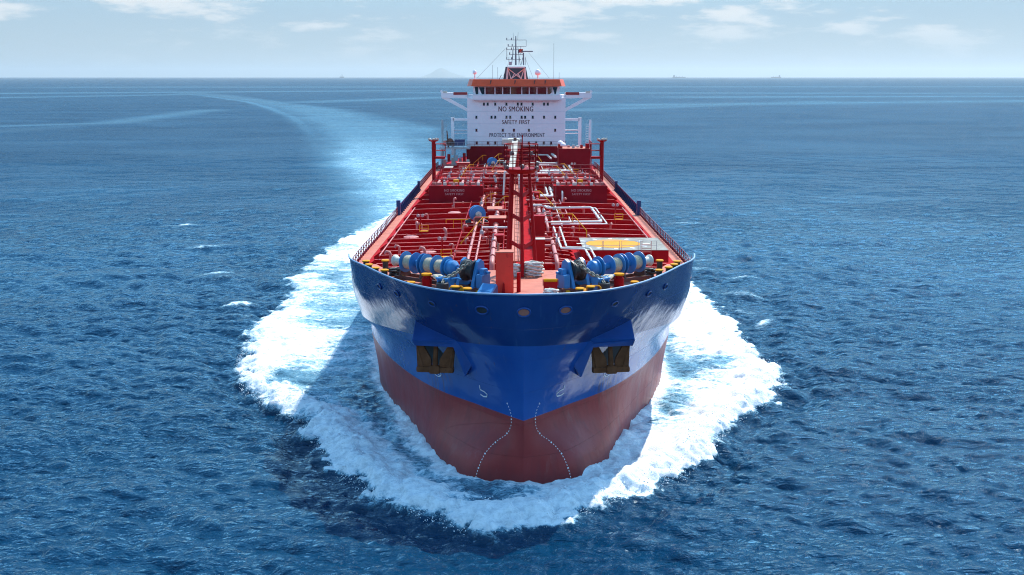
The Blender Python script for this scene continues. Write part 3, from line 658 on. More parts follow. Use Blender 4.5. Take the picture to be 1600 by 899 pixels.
WL = [([(1.6, 60.7, 15.45), (3.3, 60.7, 15.45), (3.7, 57.9, 15.45), (9.3, 58.4, 15.45), (9.5, 44.4, 15.45), (3.6, 44.0, 15.45)], .14),
      ([(2.2, 61.3, 15.3), (3.9, 61.3, 15.3), (4.3, 58.9, 15.3), (9.9, 59.3, 15.3), (10.1, 43.6, 15.3), (3.6, 43.2, 15.3)], .08),
      ([(3.75, 40.5, 14.3), (3.75, 40, 15.45), (3.95, 24.2, 15.45), (6.25, 23.8, 15.45), (6.4, 17.4, 15.45), (6.4, 17.1, 14.4)], .1),
      ([(4.45, 40.5, 14.3), (4.45, 40, 15.45), (4.5, 25.0, 15.45), (6.8, 24.6, 15.45), (6.9, 17.4, 15.45), (6.9, 17.1, 14.4)], .09),
      ([(2.6, 126.5, 15.9), (9.6, 126, 15.9), (9.6, 109.5, 15.9), (3.9, 108, 15.9)], .17), ([(3.6, 123, 15.8), (8.6, 122.6, 15.8), (8.6, 111.5, 15.8), (4.5, 111.5, 15.8)], .12),
      ([(3.0, 105, 15.8), (7.2, 106, 15.8), (7.6, 94, 15.8)], .17), ([(3.0, 103.4, 15.7), (6.2, 104, 15.7), (6.5, 94, 15.7)], .14),
      ([(2.4, 150.0, 16.2), (7.2, 150.4, 16.2), (7.9, 138, 16.2)], .2), ([(2.4, 147, 16.0), (6.4, 147.3, 16.0), (6.9, 137, 16.0)], .16),
      ([(4.9, 82, 15.6), (4.9, 78.5, 15.6), (6.4, 78.2, 15.6), (6.4, 76.4, 15.6), (6.4, 76.2, 14.2)], .13), ([(3.1, 71.6, 15.5), (4.8, 71.9, 15.5), (4.8, 84, 15.5)], .15), ([(3.1, 73.2, 15.5), (4.2, 73.4, 15.5), (4.2, 84, 15.5)], .12)]
for pts, r in WL: flanged(bends(pts), r, 'pipe_white', 3.2)
# cross-over pipes between the centre line and the manifold
for y, x0, x1, r, z, m in ((64, 1.2, 3.6, .2, 15.6, 'red'), (67.5, 1.0, 4.0, .14, 15.4, 'pipe_pink'), (70, -4.5, -1.2, .2, 15.7, 'red'), (76, -5, -1, .24, 15.9, 'red'), (87, -12, 12, .2, 15.9, 'red'), (90.5, -12.3, 12.3, .24, 16.0, 'red'), (94, -12.2, 12.2, .2, 15.9, 'pipe_pink'),
                          (98, -12.2, 12.2, .24, 16.1, 'red'), (102, -12, 12, .18, 15.9, 'pipe_pink'), (106, -11, -2, .2, 15.7, 'red'), (111, -9, -2, .16, 15.6, 'pipe_pink'), (117, -9, -2, .2, 15.7, 'red'), (40.5, -4.2, -1.2, .13, 15.3, 'pipe_white'), (33.5, 1.5, 3.2, .14, 15.2, 'red'), (27.5, 1.4, 3.0, .16, 15.2, 'pipe_pink'), (20.6, 1.4, 5.5, .1, 14.6, 'pipe_pink'), (56, -4, -1.2, .14, 15.4, 'pipe_pink'), (48, 1.2, 3.4, .12, 15.2, 'pipe_white'), (52, 1.2, 3.2, .12, 15.2, 'pipe_pink')):
    flanged([(x0, y, z), (x1, y, z)], r, m, 2.6)
# hand-wheel valves
vp = MB().tube([(0, 0, -.9), (0, 0, .0)], .05, 6).lathe((0, 0, -.75), (0, 0, 1), [(-.25, .05), (-.25, .2), (.1, .2), (.15, .05)], 8).build('valve', 'grey', ship)
MB().tube([(.24 * math.cos(t), .24 * math.sin(t), 0) for t in [2 * math.pi * k / 10 for k in range(11)]], .035, 5, False).build('hand_wheel', 'red', vp)
rnd = random.Random(3); vpos = []
for y in (87, 90.5, 94, 98, 102):
    for x in (-11.2, -9.4, -7.4, -5.6, -3.6, 3.2, 5.4, 7.5, 9.3, 11.1): vpos.append((x + rnd.uniform(-.3, .3), y + rnd.uniform(-.4, .4), 16.9 + rnd.uniform(-.1, .2)))
for x, y in ((-2.8, 30), (-4.2, 36), (2.6, 45), (3.1, 55), (-2.8, 50), (2.1, 70), (2.6, 80), (-3.4, 80), (-5, 64), (3.8, 30), (-2.2, 110), (2.1, 112), (-3.3, 118), (9.5, 46), (4.5, 58)): vpos.append((x, y, 16.2))
for i, p in enumerate(vpos):
    o = vp if i == 0 else copy_tree(vp, ship)
    o.location = p; o.parent = ship
# manifold spill trays with their high front walls
for s in (-1, 1):
    x0, x1 = 5.2, 12.95; mb = MB()
    mb.prism([(s * x0, 77.2, 13.6), (s * x1, 77.2, 13.6), (s * x1, 77.2, 16.35), (s * x0, 77.2, 16.35)], (0, .1, 0))
    mb.box((s * (x0 + x1) / 2, 77.3, 16.38), (x1 - x0 + .1, .5, .06))
    mb.box((s * x1, 92, 15.0), (.1, 29.4, 2.7)); mb.box((s * x0, 80, 15.0), (.1, 5.2, 2.7))
    tr = mb.build('manifold_wall', 'wall_red' if 'wall_red' in M else M.setdefault('wall_red', mat('manifold_wall_paint', (.24, .004, .012), .5, .14, .5, spec=.05, wear=((.22, .012, .02), .6, 1))), ship)
    MB().box((s * 9.1, 92, 15.35), (7.5, 28, .1)).build('tray_floor', 'deck_red', tr)
    text('lettering', 'NO SMOKING', 'text_faded', tr, s * 9.2 + (0 if s > 0 else -.1), 77.17, 15.75, 2.9, .36)
    text('lettering', 'SAFETY FIRST', 'text_faded', tr, s * 9.2 + (0 if s > 0 else -.1), 77.17, 15.2, 2.7, .3)
    for k in range(9):                                     # bits on the tray edge: drains, drip pans
        x = s * (5.8 + k * .82); z = 16.42
        MB().box((x, 78.0 + (k % 3) * .5, z + .18), (.45 + .2 * (k % 2), .5, .36), bev=.03).build('drip_pan', 'offwhite' if k % 3 == 0 else 'pipe_pink', tr)
    MB().cyl((s * 9.2, 80.5, 16.6), (s * 9.2, 80.5, 17.0), .42, 12).build('drain_cover', 'yellow', tr)
    # tall light post with basket
    po = MB(); px = s * 13.15; po.tube([(px, 90, 13.7), (px, 90, 22.3)], .30, 10); lp = po.build('light_post', 'red', ship)
    MB().box((px - s * 1.0, 90, 19.6), (1.6, 1.2, .35), bev=.05).build('basket_floor', 'red', lp)
    c = px - s * 1.05; MB().rail([(c - .75, 89.5, 19.7), (c + .75, 89.5, 19.7), (c + .75, 90.5, 19.7), (c - .75, 90.5, 19.7), (c - .75, 89.5, 19.7)], 2.0, 2, 1.5, .04, .045).build('basket_rail', 'red', lp)
    MB().ladder((px - s * 1.0, 89.8, 13.8), (px - s * 1.0, 89.8, 18.6), .7).build('ladder', 'red', lp)
    MB().tube([(px - s * .2, 89.8, 15), (px - s * 1.4, 89.8, 18.7)], .06, 5).build('stay', 'red', lp)
    for dx, dy in ((-.6, -.2), (0, -.5), (.6, -.1), (.3, .4)): MB().lathe((px + dx, 90 + dy, 22.4), (dx, -1, -.5), [(-.25, .1), (0, .26), (.05, .26), (.05, .02)], 10).build('floodlight', 'offwhite', lp)
    MB().lathe((px, 90, 22.0), (0, 0, 1), [(0, .3), (.2, .75), (.3, .75), (.3, .1)], 12).build('lamp_bracket', 'red', lp)
# hose crane amidships, white jib lowered forward
hc = empty('hose_crane', (-.6, 100, 13.7), ship)
MB().lathe((0, 0, 0), (0, 0, 1), [(0, .9), (6.3, .75), (6.3, 1.0), (6.6, 1.0), (6.6, .1)], 18).build('pedestal', 'red', hc)
MB().box((0, .3, 7.4), (1.9, 2.2, 1.7), bev=.2).build('crane_cab', 'offwhite', hc)
j = MB(); j.add([(-.25, -2, 6.9), (.65, -2, 6.9), (.65, -2, 8.1), (-.25, -2, 8.1), (-.75, -31, 5.4), (.05, -31, 5.4), (.05, -31, 6.1), (-.75, -31, 6.1)], [(0,3,2,1),(4,5,6,7),(0,1,5,4),(1,2,6,5),(2,3,7,6),(3,0,4,7)]); j.build('jib', 'jib_cream', hc)
MB().box((-1.4, -1.5, 7.9), (1.0, 1.2, .8), bev=.1).build('sheave_box', 'offwhite', hc); MB().box((.2, -2.2, 8.3), (.5, .6, .5), bev=.05).build('winch_box', 'brown', hc); MB().box((1.2, -1.2, 7.5), (.5, .8, 1.6), bev=.08).build('motor_box', 'grey', hc)
MB().tube([(-1.6, -30, 0), (-1.3, -30, 5.3), (.6, -30, 5.3), (.9, -30, 0)], .14, 8).build('jib_rest', 'pipe_white', hc)
# round helicopter winching spot on a raised platform
hp_ = MB(); hp_.box((10.25, 27.8, 14.75), (8.3, 8.4, 1.2)); hpo = hp_.build('winching_platform', 'deck_red', ship)
MB().box((10.25, 27.8, 15.37), (8.26, 8.36, .03)).build('grey_board_top', 'wood', hpo)
MB().lathe((9.35, 27.8, 15.395), (0, 0, 1), [(0, 2.75), (.004, 2.75), (.004, 0)], 48).build('landing_circle', 'yellow', hpo)
mb = MB()
for k in range(12): a = 2 * math.pi * k / 12; mb.prism([(9.35 + r * math.cos(a + d), 27.8 + r * math.sin(a + d), 15.40) for r, d in ((3.0, -.05), (3.7, -.05), (3.7, .05), (3.0, .05))], (0, 0, .004))
mb.build('white_dash_ring', 'text_white', hpo)
for x in (6.3, 8.0, 9.8, 11.6): MB().rail([(x, 23.55, 15.4), (x + 1.6, 23.55, 15.4)], .9, 2, 1.6, .022, .025).build('platform_rail', 'grey', hpo)
mb = MB(); mb.ladder((12.2, 23.4, 13.8), (12.2, 23.4, 16.3), .9); mb.build('platform_ladder', 'pipe_pink', hpo)
# yellow hand rails of the stairs over the pipes
for a, b in (((2.9, 68, 16.6), (5.5, 55, 14.9)), ((6.1, 44, 16.4), (7.0, 33, 16.0)), ((-6.5, 39, 16.4), (-8.9, 50, 15.0)), ((-4.2, 40, 16.5), (-6.3, 32.8, 14.7)), ((-3.6, 63, 16.8), (-5.3, 67, 15.2)), ((-1.9, 63, 16.4), (-3.5, 61, 15.1)), ((-6.6, 132, 17), (-8.5, 135, 15.2)), ((-3.6, 137, 16.9), (-6.1, 127, 15.2)), ((-3.2, 124, 16.9), (-4.9, 112, 15.2)), ((-8.0, 101, 17.6), (-9.4, 93, 15.8)), ((6.6, 101, 17.4), (8.2, 93, 15.8)), ((3.2, 150, 17.6), (5.2, 128, 15.4)), ((8.2, 108, 17.2), (9.6, 96, 15.8))):
    st = MB(); a, b = Vector(a), Vector(b); d = Vector((0, 0, -1.0))
    st.tube([a + Vector((-.7 if a.x > 0 else .7, 0, 0)), a, b, b + d * .8], .042, 6); st.tube([a, a + d], .035, 5); m_ = a.lerp(b, .5); st.tube([m_, m_ + d], .03, 5)
    st.build('stair_handrail', 'yellow', ship)
# midship mooring winches: blue drum seen end on
for x, y in ((-5.2, 50.5), (-4.8, 131)):
    w = empty('midship_winch', (x, y, 14.2), ship); w.scale = (.86, .86, .86)
    MB().box((0, 0, .25), (3.4, 3.4, .15)).build('bed_plate', 'walk_pink', w)
    MB().lathe((0, 0, 1.75), (.25, -1, 0), [(-.2, .2), (-.2, 1.12), (.1, 1.12), (.1, .8), (.7, .8), (.7, 1.12), (.95, 1.12), (1.0, .5), (1.01, .1)], 28).build('drum', 'blue', w)
    MB().lathe((0, 0, 1.7), (.25, -1, 0), [(1.05, .1), (1.05, .42), (1.4, .42), (1.4, .05)], 14).build('hub', 'offwhite', w)
    MB().box((.15, -1.5, .85), (.75, .6, 1.5), bev=.06).build('pedestal', 'brown', w)
    for q in (-1, 1): MB().prism([(q * .7, -1.2, .3), (q * 1.7, -1.0, .3), (q * 1.6, -.8, .75), (q * .8, -.9, 1.1)], (0, .5, 0)).build('brake_arm', 'black', w)
# small deck light posts with lamps, tank hatches and vents
def deck_lamp(x, y):
    o = MB().tube([(0, 0, 0), (0, 0, 2.6)], .09, 8).build('deck_lamp', 'red', ship, (x, y, 13.8))
    for q in (-.25, .25): MB().lathe((q, -.1, 2.75), (q, -1, -.4), [(-.2, .08), (0, .2), (.05, .2), (.05, .01)], 10).build('lamp_head', 'grey', o)
    MB().rail([(-.1, -.5, 1.0), (.9, -.5, 1.0)], .7, 2, 1, .03, .04).build('lamp_rail', 'yellow', o)
    MB().box((.4, -.3, 1.0), (1.0, .6, .05)).build('step_plate', 'yellow', o)
for x, y in ((-11.3, 41.5), (-7.7, 23.5), (11.8, 52), (10.2, 117)): deck_lamp(x, y)
for x, y in ((-12.2, 39.5), (-8.5, 62), (8.6, 67), (-9.5, 29), (-7.5, 122)):
    o = MB().lathe((0, 0, 0), (0, 0, 1), [(0, .75), (.55, .75), (.55, .85), (.65, .85), (.72, .6), (.74, 0)], 20).build('tank_hatch', 'pipe_pink', ship, (x, y, 13.75))
    MB().tube([(-.5, 0, .78), (-.5, 0, .95), (.5, 0, .95), (.5, 0, .78)], .035, 5).build('hatch_handle', 'red', o)
gv = MB().tube([(0, 0, 0), (0, 0, .9), (.08, 0, 1.08), (.28, 0, 1.12), (.38, 0, .95)], .11, 7).build('gooseneck_vent', 'pipe_pink', ship)
rnd = random.Random(21); k = 0
for y in BY[1:]:
    for _ in range(3):
        x = rnd.choice((-1, 1)) * rnd.uniform(2.2, 12.8)
        if x > 5 and 22 < y < 34 or k > 62: continue
        o = gv if k == 0 else gv.copy()
        if k: COL.objects.link(o); o.parent = ship
        o.location = (x, y + 1.2, 13.85); o.rotation_euler = (0, 0, rnd.uniform(0, 6.3)); q = rnd.uniform(.8, 1.35); o.scale = (q, q, q); k += 1
for x, y0, y1, r, m in ((-13.9, 24, 64, .07, 'pipe_pink'), (13.9, 36, 64, .07, 'pipe_pink'), (-6.6, 22, 72, .06, 'red'), (-1.8, 19, 70, .08, 'red'), (1.6, 21, 70, .08, 'red'), (5.0, 46, 76, .06, 'pipe_white'), (-9.9, 98, 138, .07, 'pipe_pink'), (9.9, 98, 118, .07, 'red'), (-6.3, 100, 140, .08, 'pipe_white'), (4.9, 98, 140, .07, 'pipe_white')):
    flanged([(x, y0, 14.75), (x, y1, 14.75)], r, m, 3.5)
for x0, x1, y, z, m in ((-6.6, -1.4, 26, 14.9, 'pipe_pink'), (-6.6, -1.4, 43.5, 14.9, 'red'), (-8.8, -1.4, 66.5, 15.2, 'pipe_pink'), (1.5, 5.0, 66, 15.1, 'pipe_pink'), (1.5, 4.2, 34.5, 15.0, 'pipe_pink'), (1.5, 5.5, 38.5, 15.0, 'red'), (-8, -1.5, 114, 15.5, 'pipe_pink'), (-10, -1.5, 121, 15.4, 'pipe_white'), (1.4, 9, 114, 15.5, 'pipe_pink'), (1.4, 8, 119, 15.4, 'pipe_white'), (-11, -1.4, 128, 15.2, 'pipe_pink'), (1.4, 7, 133, 15.3, 'pipe_pink')):
    flanged([(x0, y, z - .8), (x0, y, z), (x1, y, z), (x1, y, z - .8)], .09, m, 2.2)
for s in (-1, 1):
    for y in (84.5, 104.5): MB().rail([(s * 5.4, y, 15.4), (s * 12.6, y, 15.4)], 1.9, 3, 1.8, .035, .045).build('manifold_rail', 'rail_red', ship)
    for k in range(6): MB().tube([(s * (6 + k * 1.2), 80.5, 16.3), (s * (6 + k * 1.2), 86, 16.3)], .2, 8).lathe((s * (6 + k * 1.2), 80.5, 16.3), (0, -1, 0), [(-.1, .36), (.1, .36), (.11, .01)], 12).build('manifold_pipe', ('pipe_pink', 'red', 'pipe_pink', 'offwhite', 'red', 'pipe_pink')[k], ship)
rnd = random.Random(77)
for k in range(34):
    y = rnd.uniform(42, 140); s_ = rnd.choice((-1, 1)); x0 = s_ * rnd.uniform(1.3, 2.2); x1 = x0 + s_ * rnd.uniform(1.5, 4.0); z = rnd.uniform(14.9, 15.7)
    m = rnd.choice(('pipe_pink', 'red', 'red', 'pipe_pink', 'pipe_white', 'rail_red', 'black')); r = rnd.uniform(.045, .085)
    if k % 3: pts = [(x0, y, z), (x1, y, z), (x1, y + rnd.uniform(1.5, 6), z), (x1, y + 6.2, z - 1)]
    else: pts = [(x1, y, z - 1), (x1, y, z), (x0, y + .1, z), (x0, y - rnd.uniform(2, 5), z)]
    MB().tube(bends(pts, .2), r, 6).build('small_pipe', m, ship)
for k in range(26):
    x = rnd.choice((-1, 1)) * rnd.uniform(1.6, 5.5); y = rnd.uniform(20, 140)
    MB().tube([(x, y, 13.9), (x, y, 13.9 + rnd.uniform(1.6, 3.0))], .05, 5).tube([(x - .3, y, 15.4), (x + .3, y, 15.4)], .035, 5).build('vent_post', rnd.choice(('red', 'pipe_pink', 'rail_red')), ship)
# boxes and platforms among the pipes near the centre line
for x, y, dx, dy, z, h, m in ((-3.1, 57.5, 1.9, 3.0, 14, 1.5, 'walk_pink'), (-2.6, 45, 2.0, 2.5, 14, 1.9, 'walk_pink'), (-3.0, 104, 2.6, 3, 14, 2.2, 'walk_pink'), (2.4, 104, 2.0, 3, 14, 2.0, 'walk_pink'), (2.0, 36, 1.3, 1.2, 13.9, 3.3, 'red'), (-2.3, 34, 1.0, 1.5, 14, 1.4, 'red'), (2.3, 76, 1.5, 2, 14, 1.6, 'red'), (-10.5, 136, 2.5, 3, 13.7, 1.6, 'pipe_pink'), (-13, 128, 1.6, 2.5, 13.7, 1.3, 'offwhite'), (-12.6, 115, 1.6, 2, 13.7, 1.1, 'pipe_pink'), (13, 110, 1.5, 2.2, 13.7, 1.3, 'offwhite')):
    o = MB().box((0, 0, h / 2), (dx, dy, h), bev=.04).build('deck_cabinet', 'red', ship, (x, y, z)); MB().box((0, 0, h + .03), (dx + .06, dy + .06, .05)).build('cabinet_top', m, o)
# deck store on the right in front of the house
ds = MB(); ds.box((10.6, 123.8, 16.4), (5.8, 6, 5.1)); dso = ds.build('deck_store', 'wall_red', ship)
MB().box((10.6, 123.8, 18.98), (5.9, 6.1, .05)).build('roof', 'walk_pink', dso)
MB().box((8.0, 121.4, 19.4), (.8, .8, .9)).build('vent_trunk', 'red', dso)
for x, y, z in ((8.0, 121.4, 20.1), (8.5, 121.0, 19.75)): MB().lathe((x, y, z), (0, 0, 1), [(-.3, .5), (0, .55), (.2, .42), (.33, .15), (.35, 0)], 14).build('mushroom_vent', 'white', dso)
for k, x in enumerate((9.6, 10.5, 11.3, 12.0)): MB().box((x, 122.5, 19.3), (.45, .6, .35 + .2 * (k % 2)), bev=.03).build('roof_box', ('pipe_pink', 'grey', 'offwhite', 'red')[k], dso)
MB().box((13.0, 121.3, 19.4), (.7, .7, 1.0)).build('vent_trunk', 'red', dso)
MB().rail([(13.75, 120.8, 13.7), (13.75, 127, 13.7)], 6.5, 4, 2, .05, .06).build('stair_frame', 'red', dso)

# ---------------------------------------------------------------- deckhouse
HY = 148.0; S_ = 7.55                                        # front face of the house; metres = pixels/S_
dh = empty('deckhouse', (0, HY, 13.9), ship)
def house(px, py): return ((px - 807.3) / S_, 32.05 - (py - 121.0) / 7.47)
hw = MB(); hw.box((0, 7, 22.7 - 13.9), (20.4, 14, 10.1)); wl = hw.build('house_wall', 'white', dh)
for z in (19.85, 22.4, 24.9): MB().box((0, -.015, z - 13.9), (20.3, .03, .05)).build('weld_seam', 'seam_grey' if 'seam_grey' in M else M.setdefault('seam_grey', mat('seam_grey', (.62, .60, .62), .5, .05)), dh)
lt = MB(); lt.box((0, 6.2, 2.0), (20.8, 14, 3.7)); lt.build('lower_tier', 'wall_red', dh)
MB().box((0, 6.1, 3.88), (21.0, 14.2, .06)).build('tier_deck', 'walk_pink', dh)
MB().rail([(-10.3, -.95, 3.9), (10.3, -.95, 3.9)], 1.0, 3, 1.6, .025, .03).build('tier_rail', 'rail_red', dh)
for y_, xs_ in ((163, (756.6, 762.4, 774.2, 791.8, 809.6, 815.4, 832.9, 850.7, 856.5)), (183, (744.6, 768.4, 774.2, 791.8, 797.8, 815.6, 821.2, 833, 850.8, 868.3)), (203, (744.6, 786, 803.6, 827.1, 868.3)), (222.7, (744.9, 762.6, 774.2, 786, 808, 827.1, 838.7, 850.5, 862.1))):
    for px in xs_:
        x, z = house(px, y_)
        w = MB().box((x, -.02, z - 13.9), (.46, .05, .68), bev=.01).build('window', 'frame_grey' if 'frame_grey' in M else M.setdefault('frame_grey', mat('window_frame', (.45, .44, .48), .5, .05)), dh)
        g = MB().box((x, -.05, z - 13.9), (.36, .02, .56)); g.build('window_pane', 'glass', dh)
for s_, m_, y0, y1, x0, x1 in (('NO SMOKING', 'text_red', 166.5, 174.2, 779.5, 833.5), ('SAFETY FIRST', 'text_red', 187.3, 193.6, 785, 828.5), ('PROTECT THE ENVIRONMENT', 'text_dark', 207.3, 213.4, 765, 852)):
    M.setdefault('text_dark', mat('dark_slate_lettering', (.07, .05, .08), .5, .05))
    xa, za = house(x0, y0); xb, zb = house(x1, y1); text('lettering', s_, m_, dh, (xa + xb) / 2, -.03, (za + zb) / 2 - 13.9, xb - xa, za - zb)
# wheelhouse
z0, z1, z2, z3 = 27.75 - 13.9, 28.25 - 13.9, 30.0 - 13.9, 31.5 - 13.9
plan = [(-10.2, 1.6), (-9.0, -.7), (9.0, -.7), (10.2, 1.6), (10.2, 13), (-10.2, 13)]
mb = MB(); mb.prism([(x, y, z0 - .4) for x, y in plan], (0, 0, z1 - z0 + .4)); mb.build('wheelhouse_base', 'white', dh)
mb = MB(); mb.prism([(x * .86, y + .5, z1) for x, y in plan], (0, 0, z2 - z1)); mb.build('wheelhouse_wall', 'white', dh)
mb = MB(); mb.box((0, -.78, z0 - .55), (17.6, .1, .22)); mb.build('sill_ledge', 'red_tint' if 'red_tint' in M else M.setdefault('red_tint', mat('pinkish_ledge', (.62, .40, .38), .5, .08)), dh)
bd = [357, 397, 442, 512, 566, 620, 700, 752, 806, 876, 914, 965]
bx_ = [(660 + b / 4.493 - 807.3) / S_ for b in bd]
for i in range(11):
    a, b = bx_[i] + .10, bx_[i + 1] - .10
    ya, yb = [(-.35 + 1.6 * max(0, (abs(q) - 7.2)) / 2.2) for q in (a, b)]
    o = .28                                                # glass leans out towards the top
    fr = MB(); fr.prism([(a - .12, ya - .02, z1 + .05), (b + .12, yb - .02, z1 + .05), (b + .12, yb - o - .02, z2), (a - .12, ya - o - .02, z2)], (0, .12, 0)); w = fr.build('bridge_window', 'white', dh)
    gl = MB(); gl.prism([(a, ya - .045, z1 + .2), (b, yb - .045, z1 + .2), (b, yb - o - .04, z2 - .1), (a, ya - o - .04, z2 - .1)], (0, .03, 0)); gl.build('bridge_window_pane', 'glass', dh)
# orange visor and roof
lo = [(-10.25, 1.5), (-9.3, -1.35), (9.3, -1.35), (10.25, 1.5), (10.25, 13.5), (-10.25, 13.5)]; hi = [(-9.75, 1.6), (-8.9, -.75), (8.9, -.75), (9.75, 1.6), (9.75, 13.2), (-9.75, 13.2)]
mb = MB(); n = 6; mb.add([(x, y, z2 + .06) for x, y in lo] + [(x, y, z3) for x, y in hi], [tuple(range(n))[::-1], tuple(range(n, 2 * n))] + [(i, (i + 1) % n, n + (i + 1) % n, n + i) for i in range(n)]); mb.build('orange_visor', 'orange', dh)
for x in (-5.4, -.4, 3.6, 5.8): MB().prism([(x, -1.4, z3 - .25), (x + .35, -1.4, z3 - .2), (x + .1, -1.5, z3 - 1.0), (x, -1.5, z3 - 1.0)], (0, .12, 0)).build('wiper_box', 'brown', dh)
# bridge wings
for s in (-1, 1):
    mb = MB(); mb.prism([(s * 10.2, 1.5, 28.75 - 13.9), (s * 15.7, 1.5, 28.75 - 13.9), (s * 15.7, 1.5, 27.7 - 13.9), (s * 10.2, 1.5, 27.55 - 13.9)], (0, 3, 0)); bw = mb.build('bridge_wing', 'white', dh)
    MB().prism([(s * 10.25, 1.44, 28.85 - 13.9), (s * 13.1, 1.44, 28.85 - 13.9), (s * 13.1, 1.44, 28.3 - 13.9), (s * 10.25, 1.44, 28.3 - 13.9)], (0, .05, 0)).build('red_dodger', 'dodger_red', dh)
    MB().prism([(s * 15.7, 1.8, 27.7 - 13.9), (s * 14.2, 1.8, 27.7 - 13.9), (s * 10.2, 1.8, 25.5 - 13.9), (s * 10.2, 1.8, 24.8 - 13.9)], (0, .5, 0)).build('wing_strut', 'white', dh)
    MB().lathe((s * 15.6, 1.6, 29.0 - 13.9), (0, -1, 0), [(-.3, .12), (0, .26), (.05, .26), (.05, 0)], 12).build('searchlight', 'white', dh)
    MB().box((s * 14.9, 1.6, 28.9 - 13.9), (.9, .5, .35)).build('wing_console', 'offwhite', dh)
    # white davit frames beside the house
    fr = MB(); yy = 2.0
    fr.box((s * 13.35, yy, 5.8), (.62, .6, 7.8), bev=.06); fr.box((s * 11.7, yy, 9.3), (3.0, .6, .5)); fr.tube([(s * 10.2, yy, 7.1), (s * 13.3, yy, 7.1)], .1, 6); fr.tube([(s * 10.2, yy, 6.4), (s * 13.3, yy, 6.4)], .08, 6)
    fr.build('davit_frame', 'white', dh)
    pl = MB(); pl.tube([(s * 15.4, 0, 0), (s * 15.4, 0, 9.3)], .22, 8); pl.ladder((s * 14.8, 0, 3), (s * 14.8, 0, 8.6), .6); pl.build('derrick_post', 'grey' if s < 0 else 'white', dh)
mb = MB(); mb.box((-12.6, -3, 3.75), (6.2, 5, .35)); mb.tube([(-15.3, -5.2, 0), (-15.3, -5.2, 3.7)], .22, 8); mb.tube([(-12.6, -5.2, 0), (-12.6, -5.2, 3.7)], .18, 8); gp = mb.build('side_platform', 'grey', dh)
MB().rail([(-15.5, -5.4, 3.95), (-9.6, -5.4, 3.95)], 1.0, 3, 1.2, .03, .035).build('platform_rail', 'grey', dh)
MB().box((-11.6, -4.2, 4.9), (2.1, 1.5, 1.3), bev=.12).build('provision_box', 'dark_blue', dh)
MB().tube([(-13.9, -4.5, 3.9), (-14.2, -4.5, 7.3)], [.2, .1], 8).build('crane_arm', 'brown', dh)
for k, (x, z, r) in enumerate(((-13.6, 5.0, .75), (-14.5, 4.7, .6), (-13.0, 4.6, .55))):
    MB().lathe((x, -4.4, z), (0, -1, 0), [(-.6, r * .4), (-.6, r), (.4, r), (.4, .05)], 14).build('winch_drum', 'brown' if k != 1 else 'pipe_pink', dh)
for k in range(7): MB().box((-14.6 + k * .78, -5.5 + .6 * (k % 3), .4 + .9 * (k % 2) + .5), (.6, .7, 1.2 + .3 * (k % 3)), bev=.06).build('fire_station_box', ('pipe_pink', 'red', 'offwhite', 'grey')[k % 4], dh)
# roof fittings: radar mast, domes, whip aerials
rm = empty('radar_mast', (0, HY + 6, 31.5), ship)
fu = MB(); fu.prism([(-2.8, 6, 0), (2.6, 6, 0), (2.1, 6, 2.6), (-2.3, 6, 2.6)], (0, 5, 0)); fu.build('funnel', 'teal', dh, (0, 6, 17.6))
tr = 'white_pinkish'; M[tr] = mat('mast_grey_pink', (.66, .60, .58), .5, .1)
leg_ = MB()
for a, b in (((-2.0, 0, 0), (-1.75, 0, 2.3)), ((1.9, 0, 0), (1.75, 0, 2.3))): MB().tube([a, b], .2, 6).build('mast_leg', tr, rm)
for a, b in (((-1.1, 0, 0), (-1.7, 0, 2.0)), ((1.0, 0, 0), (1.6, 0, 2.0)), ((-1.6, 0, 2.1), (.9, 0, .2)), ((1.6, 0, 2.1), (-.9, 0, .2)), ((-1.1, 0, 0), (-.4, 0, 1.1)), ((1.0, 0, 0), (.4, 0, 1.1))): MB().tube([a, b], .09, 6).build('mast_brace', tr, rm)
MB().box((0, 0, 2.45), (3.8, 2.2, .3)).build('mast_platform', tr, rm)
M['mast_dark'] = mat('mast_grey', (.16, .17, .19), .5, .1)
MB().tube([(-.1, 0, 2.9), (-.1, 0, 8.9)], [.19, .10], 8).build('mast_pole', 'mast_dark', rm)
for x in (-1.0, .85): MB().tube([(x * 1.0, 0, 2.9), (x * .5 - .1, 0, 6.6)], .07, 5).build('mast_stay', 'mast_dark', rm)
for z, x0, x1 in ((8.1, -2.0, 2.1), (6.8, -1.7, 2.1), (6.1, -2.0, .5), (5.1, -1.4, 1.4), (4.1, -2.0, 1.0)):
    cb = MB().tube([(x0, 0, z), (x1, 0, z)], .06, 5); 
    for q in (x0, x0 * .5): cb.tube([(q, 0, z - .05), (q, 0, z + .45)], .1, 6)
    cb.build('crossbar', 'mast_dark', rm)
for x, z0_, z1_ in ((-1.55, 2.9, 4.6), (-.75, 4.1, 6.1), (.55, 2.9, 6.0), (-2.0, 4.1, 6.1), (.95, 5.1, 6.8), (1.9, 2.9, 4.6)): MB().tube([(x, .1, z0_), (x, .1, z1_)], .055, 5).build('lamp_staff', 'mast_dark', rm)
MB().tube([(2.1, 0, 6.8), (2.1, 0, 8.1)], .04, 5).build('aerial', 'mast_dark', rm); MB().tube([(-.6, 0, 8.1), (-.65, 0, 9.6)], .03, 5).build('aerial', 'mast_dark', rm); MB().tube([(.3, 0, 8.1), (.4, 0, 9.7)], .03, 5).build('aerial', 'mast_dark', rm)
MB().tube([(1.55, .2, 2.9), (1.5, .2, 5.5)], .14, 6).build('radar_post', 'mast_dark', rm); MB().box((2.3, .1, 5.75), (2.4, .25, .22)).build('radar_scanner', 'mast_dark', rm)
MB().tube([(1.0, .2, 2.9), (1.5, .2, 5.0)], .06, 5).build('mast_stay', 'mast_dark', rm)
